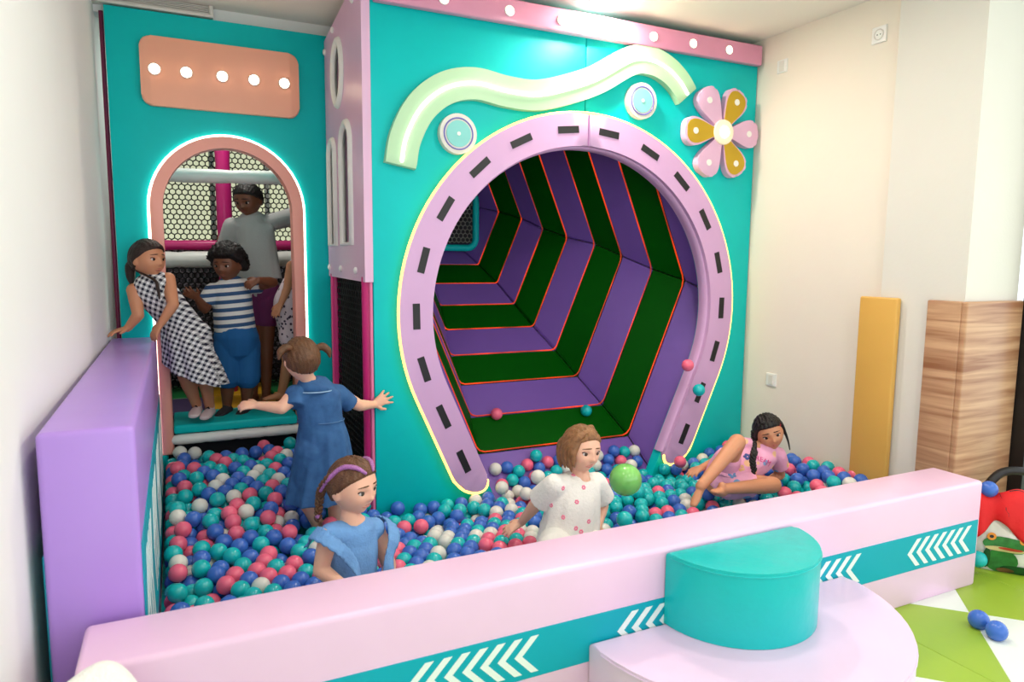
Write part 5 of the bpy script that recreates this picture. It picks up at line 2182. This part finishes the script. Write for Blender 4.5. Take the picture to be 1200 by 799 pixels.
# --- girl in dotted dress, mostly hidden by the right side of the doorway
def girl_dotted():
    Y = 4.80; f_ = nrm(TC*.7-RC*.7); s_ = nrm(-RC*.7-TC*.7)
    J = dict(neck=P(354, 302, Y), shr=P(342, 312, Y-.04), shl=P(366, 312, Y+.06), elr=P(337, 338, Y-.08), wrr=P(329, 356, Y-.12), ell=P(372, 340, Y), wrl=P(368, 362, Y-.06),
             pel=P(348, 370, Y), hir=P(342, 376, Y-.02), hil=P(354, 376, Y+.02), knr=P(338, 425, Y-.02), knl=P(350, 425, Y+.02), anr=P(330, 460, Y+.02), anl=P(348, 462, Y+.05))
    H = Head(P(360, 278, Y), .195, TC*.5-RC*.6)
    t, b = person('girl in a pale dress with dark dots half hidden behind the salmon arch', (J['pel'][0], Y, .47), J, H, SK_T, 1.0,
        [(J['wrr'], P(321, 369, Y-.15)-J['wrr'], TC*.8-RC*.3, 1, dict(curl=.35)), (J['wrl'], -UP, RC, -1, dict(curl=.3))], [(J['anr'], J['anr']+f_*.1, 1.), (J['anl'], J['anl']+f_*.1, 1.)])
    keys = [(P(354, 305, Y), .058, .048, s_, f_, 0, 8, 0), (P(353, 313, Y), .092, .062, s_, f_, 0, 8, 0), (P(346, 335, Y), .105, .095, s_, f_, .01, 8, 0), (P(343, 355, Y), .125, .120, s_, f_, .03, 8, 0), (P(346, 385, Y), .120, .105, s_, f_, .05, 8, .4), (P(350, 403, Y), .115, .100, s_, f_, .06, 8, .6)]
    garment(t, 'dotted_dress', coord_mat('dotted_cloth', polka), keys, torso=(2, 17, .010), cap=.55, extra=thighs(t, J, .2, .4, .079))
    hair_cap(t, H, H_dk, hl_std(.26, -.02, -.45), .05, .007)
    face(t, H)
girl_dotted()
# ------------------------------------------------------------------ balls
BR = .0375
BALL = {0: ('teal', mat('teal_ball', (18, 186, 190), .22, spec=.5)), 1: ('blue', mat('blue_ball', (60, 108, 200), .24)), 2: ('pink', mat('pink_ball', (244, 106, 138), .24)), 3: ('white', mat('white_ball', (226, 224, 216), .26))}
def ball_geo(r, nu=24, nv=14):
    g = G(); sph(g, (0, 0, 0), r, nu, nv); return g
ball_me = {}
for c, (nm, mm) in BALL.items():
    g = ball_geo(BR); me = bpy.data.meshes.new('pit_ball'); me.from_pydata(g.v, [], g.f); me.polygons.foreach_set('use_smooth', [True]*len(me.polygons)); me.materials.append(mm); ball_me[c] = me
def ball(c, loc, label, group=None):
    o = bpy.data.objects.new('pit_ball', ball_me[c]); COL.objects.link(o); o.location = loc
    o.rotation_euler = (rng.random()*6, rng.random()*6, 0); return tag(o, label, 'ball', group)
rows = [tuple(map(int, l.split())) for l in BALLS.strip().split('\n')]
pv, pf_ = [], []                      # balls leave room for the children
for t_ in TORSO:
    for o in t_.children:
        if len(o.data.vertices) > 2500:
            n0 = len(pv); pv += [tuple(np.array(v.co)+ORG[o]) for v in o.data.vertices]; pf_ += [tuple(i+n0 for i in p.vertices) for p in o.data.polygons]
kid = BVHTree.FromPolygons(pv, pf_); ok = []
for r_ in rows:
    c_ = Vector((r_[0]/1000, r_[1]/1000, r_[2]/1000)); l, n, _, d_ = kid.find_nearest(c_)
    if d_ < BR*.8 or (c_-l).dot(n) < 0 and d_ < .12: continue
    if c_.x > 2.2:                    # nothing stacked on the reclining girl's legs
        hv = (c_-Vector(CO)).normalized(); q_ = kid.ray_cast(Vector(CO), hv)
        if q_[0] is not None and q_[3] < (c_-Vector(CO)).length+.16 and c_.y < 2.75 and c_.z > .16: continue
    ok.append(r_)
rows = ok
def zone(x, y):
    if x < .35 and y < 3.0: return 'beside the purple barrier'
    if x < .88 and y >= 3.0: return 'in the nook before the arched doorway'
    if y >= 3.40: return 'right inside the tunnel mouth'
    if x < 1.05: return 'around the girl in light blue'
    if x < 1.35: return 'between the girl in light blue and the girl in white'
    if x < 2.25: return 'around the girl in white' if y < 2.85 else 'in front of the tunnel mouth'
    return 'around the girl in pink by the right wall'
for x, y, z, c in rows[:300]:
    nm = BALL[c][0]
    ball(c, (x/1000, y/1000, z/1000), f'glossy {nm} plastic pit ball {zone(x/1000, y/1000)}', f'{nm} balls {zone(x/1000, y/1000)}')
rest = G(); gb = ball_geo(BR, 16, 10); fm = []
bv = np.array(gb.v)
for x, y, z, c in rows[300:]:
    rest.add(bv+np.array([x, y, z])/1000, gb.f); fm += [c]*len(gb.f)
ro = rest.obj('ball_heap', BALL[0][1], None, True); tag(ro, 'remaining heap of small mixed colour plastic balls deeper and farther back in the pit', 'balls', kind='stuff')
for c in (1, 2, 3): ro.data.materials.append(BALL[c][1])
ro.data.polygons.foreach_set('material_index', fm)
# single balls away from the heap
def fl_z(k, t): return 0
def on_tunnel(px, py):            # resting point on the sloping tunnel floor
    best = None
    for Y in np.linspace(3.5, 4.3, 161):
        q = P(px, py, Y); z = np.interp(Y, RY, RZ)+.012+BR*1.15
        if best is None or abs(q[2]-z) < best[0]: best = (abs(q[2]-z), q)
    return best[1]
ball(2, on_tunnel(582, 485), 'pink ball on the tunnel floor, at the left on an orange piping line')
ball(0, on_tunnel(687, 481), 'teal ball on the tunnel floor above the girl in white')
ball(2, P(806, 428, 3.36), 'pink ball in mid-air before the right wall of the tunnel')
ball(0, P(819, 457, 3.30), 'teal ball in mid-air before the right leg of the horseshoe')
ball(2, P(797, 541, 3.30)+np.array([0, 0, .0]), 'pink ball lit orange beside the right foot of the horseshoe')
ball(1, P(1147, 726, 1.535), 'blue ball on the lime floor, nearer the barrier of the two')
ball(1, P(1168, 739, 1.455), 'blue ball on the floor, the one farther from the barrier')
ball(1, P(1159, 573, 1.87), 'blue ball perched behind the barrier end above the red jacket')
ball(0, P(1146, 655, 1.83), 'teal ball squeezed between the barrier end and the frog bag')
gb_ = G(); sph(gb_, P(733, 562, 2.72), .079, 40, 26)
tag(gb_.obj('play_ball', mat('lime_pearl_ball', (150, 234, 122), .12, trans=.25, coat=.6), None, True), 'large pearly lime green ball beside the girl in white', 'ball')
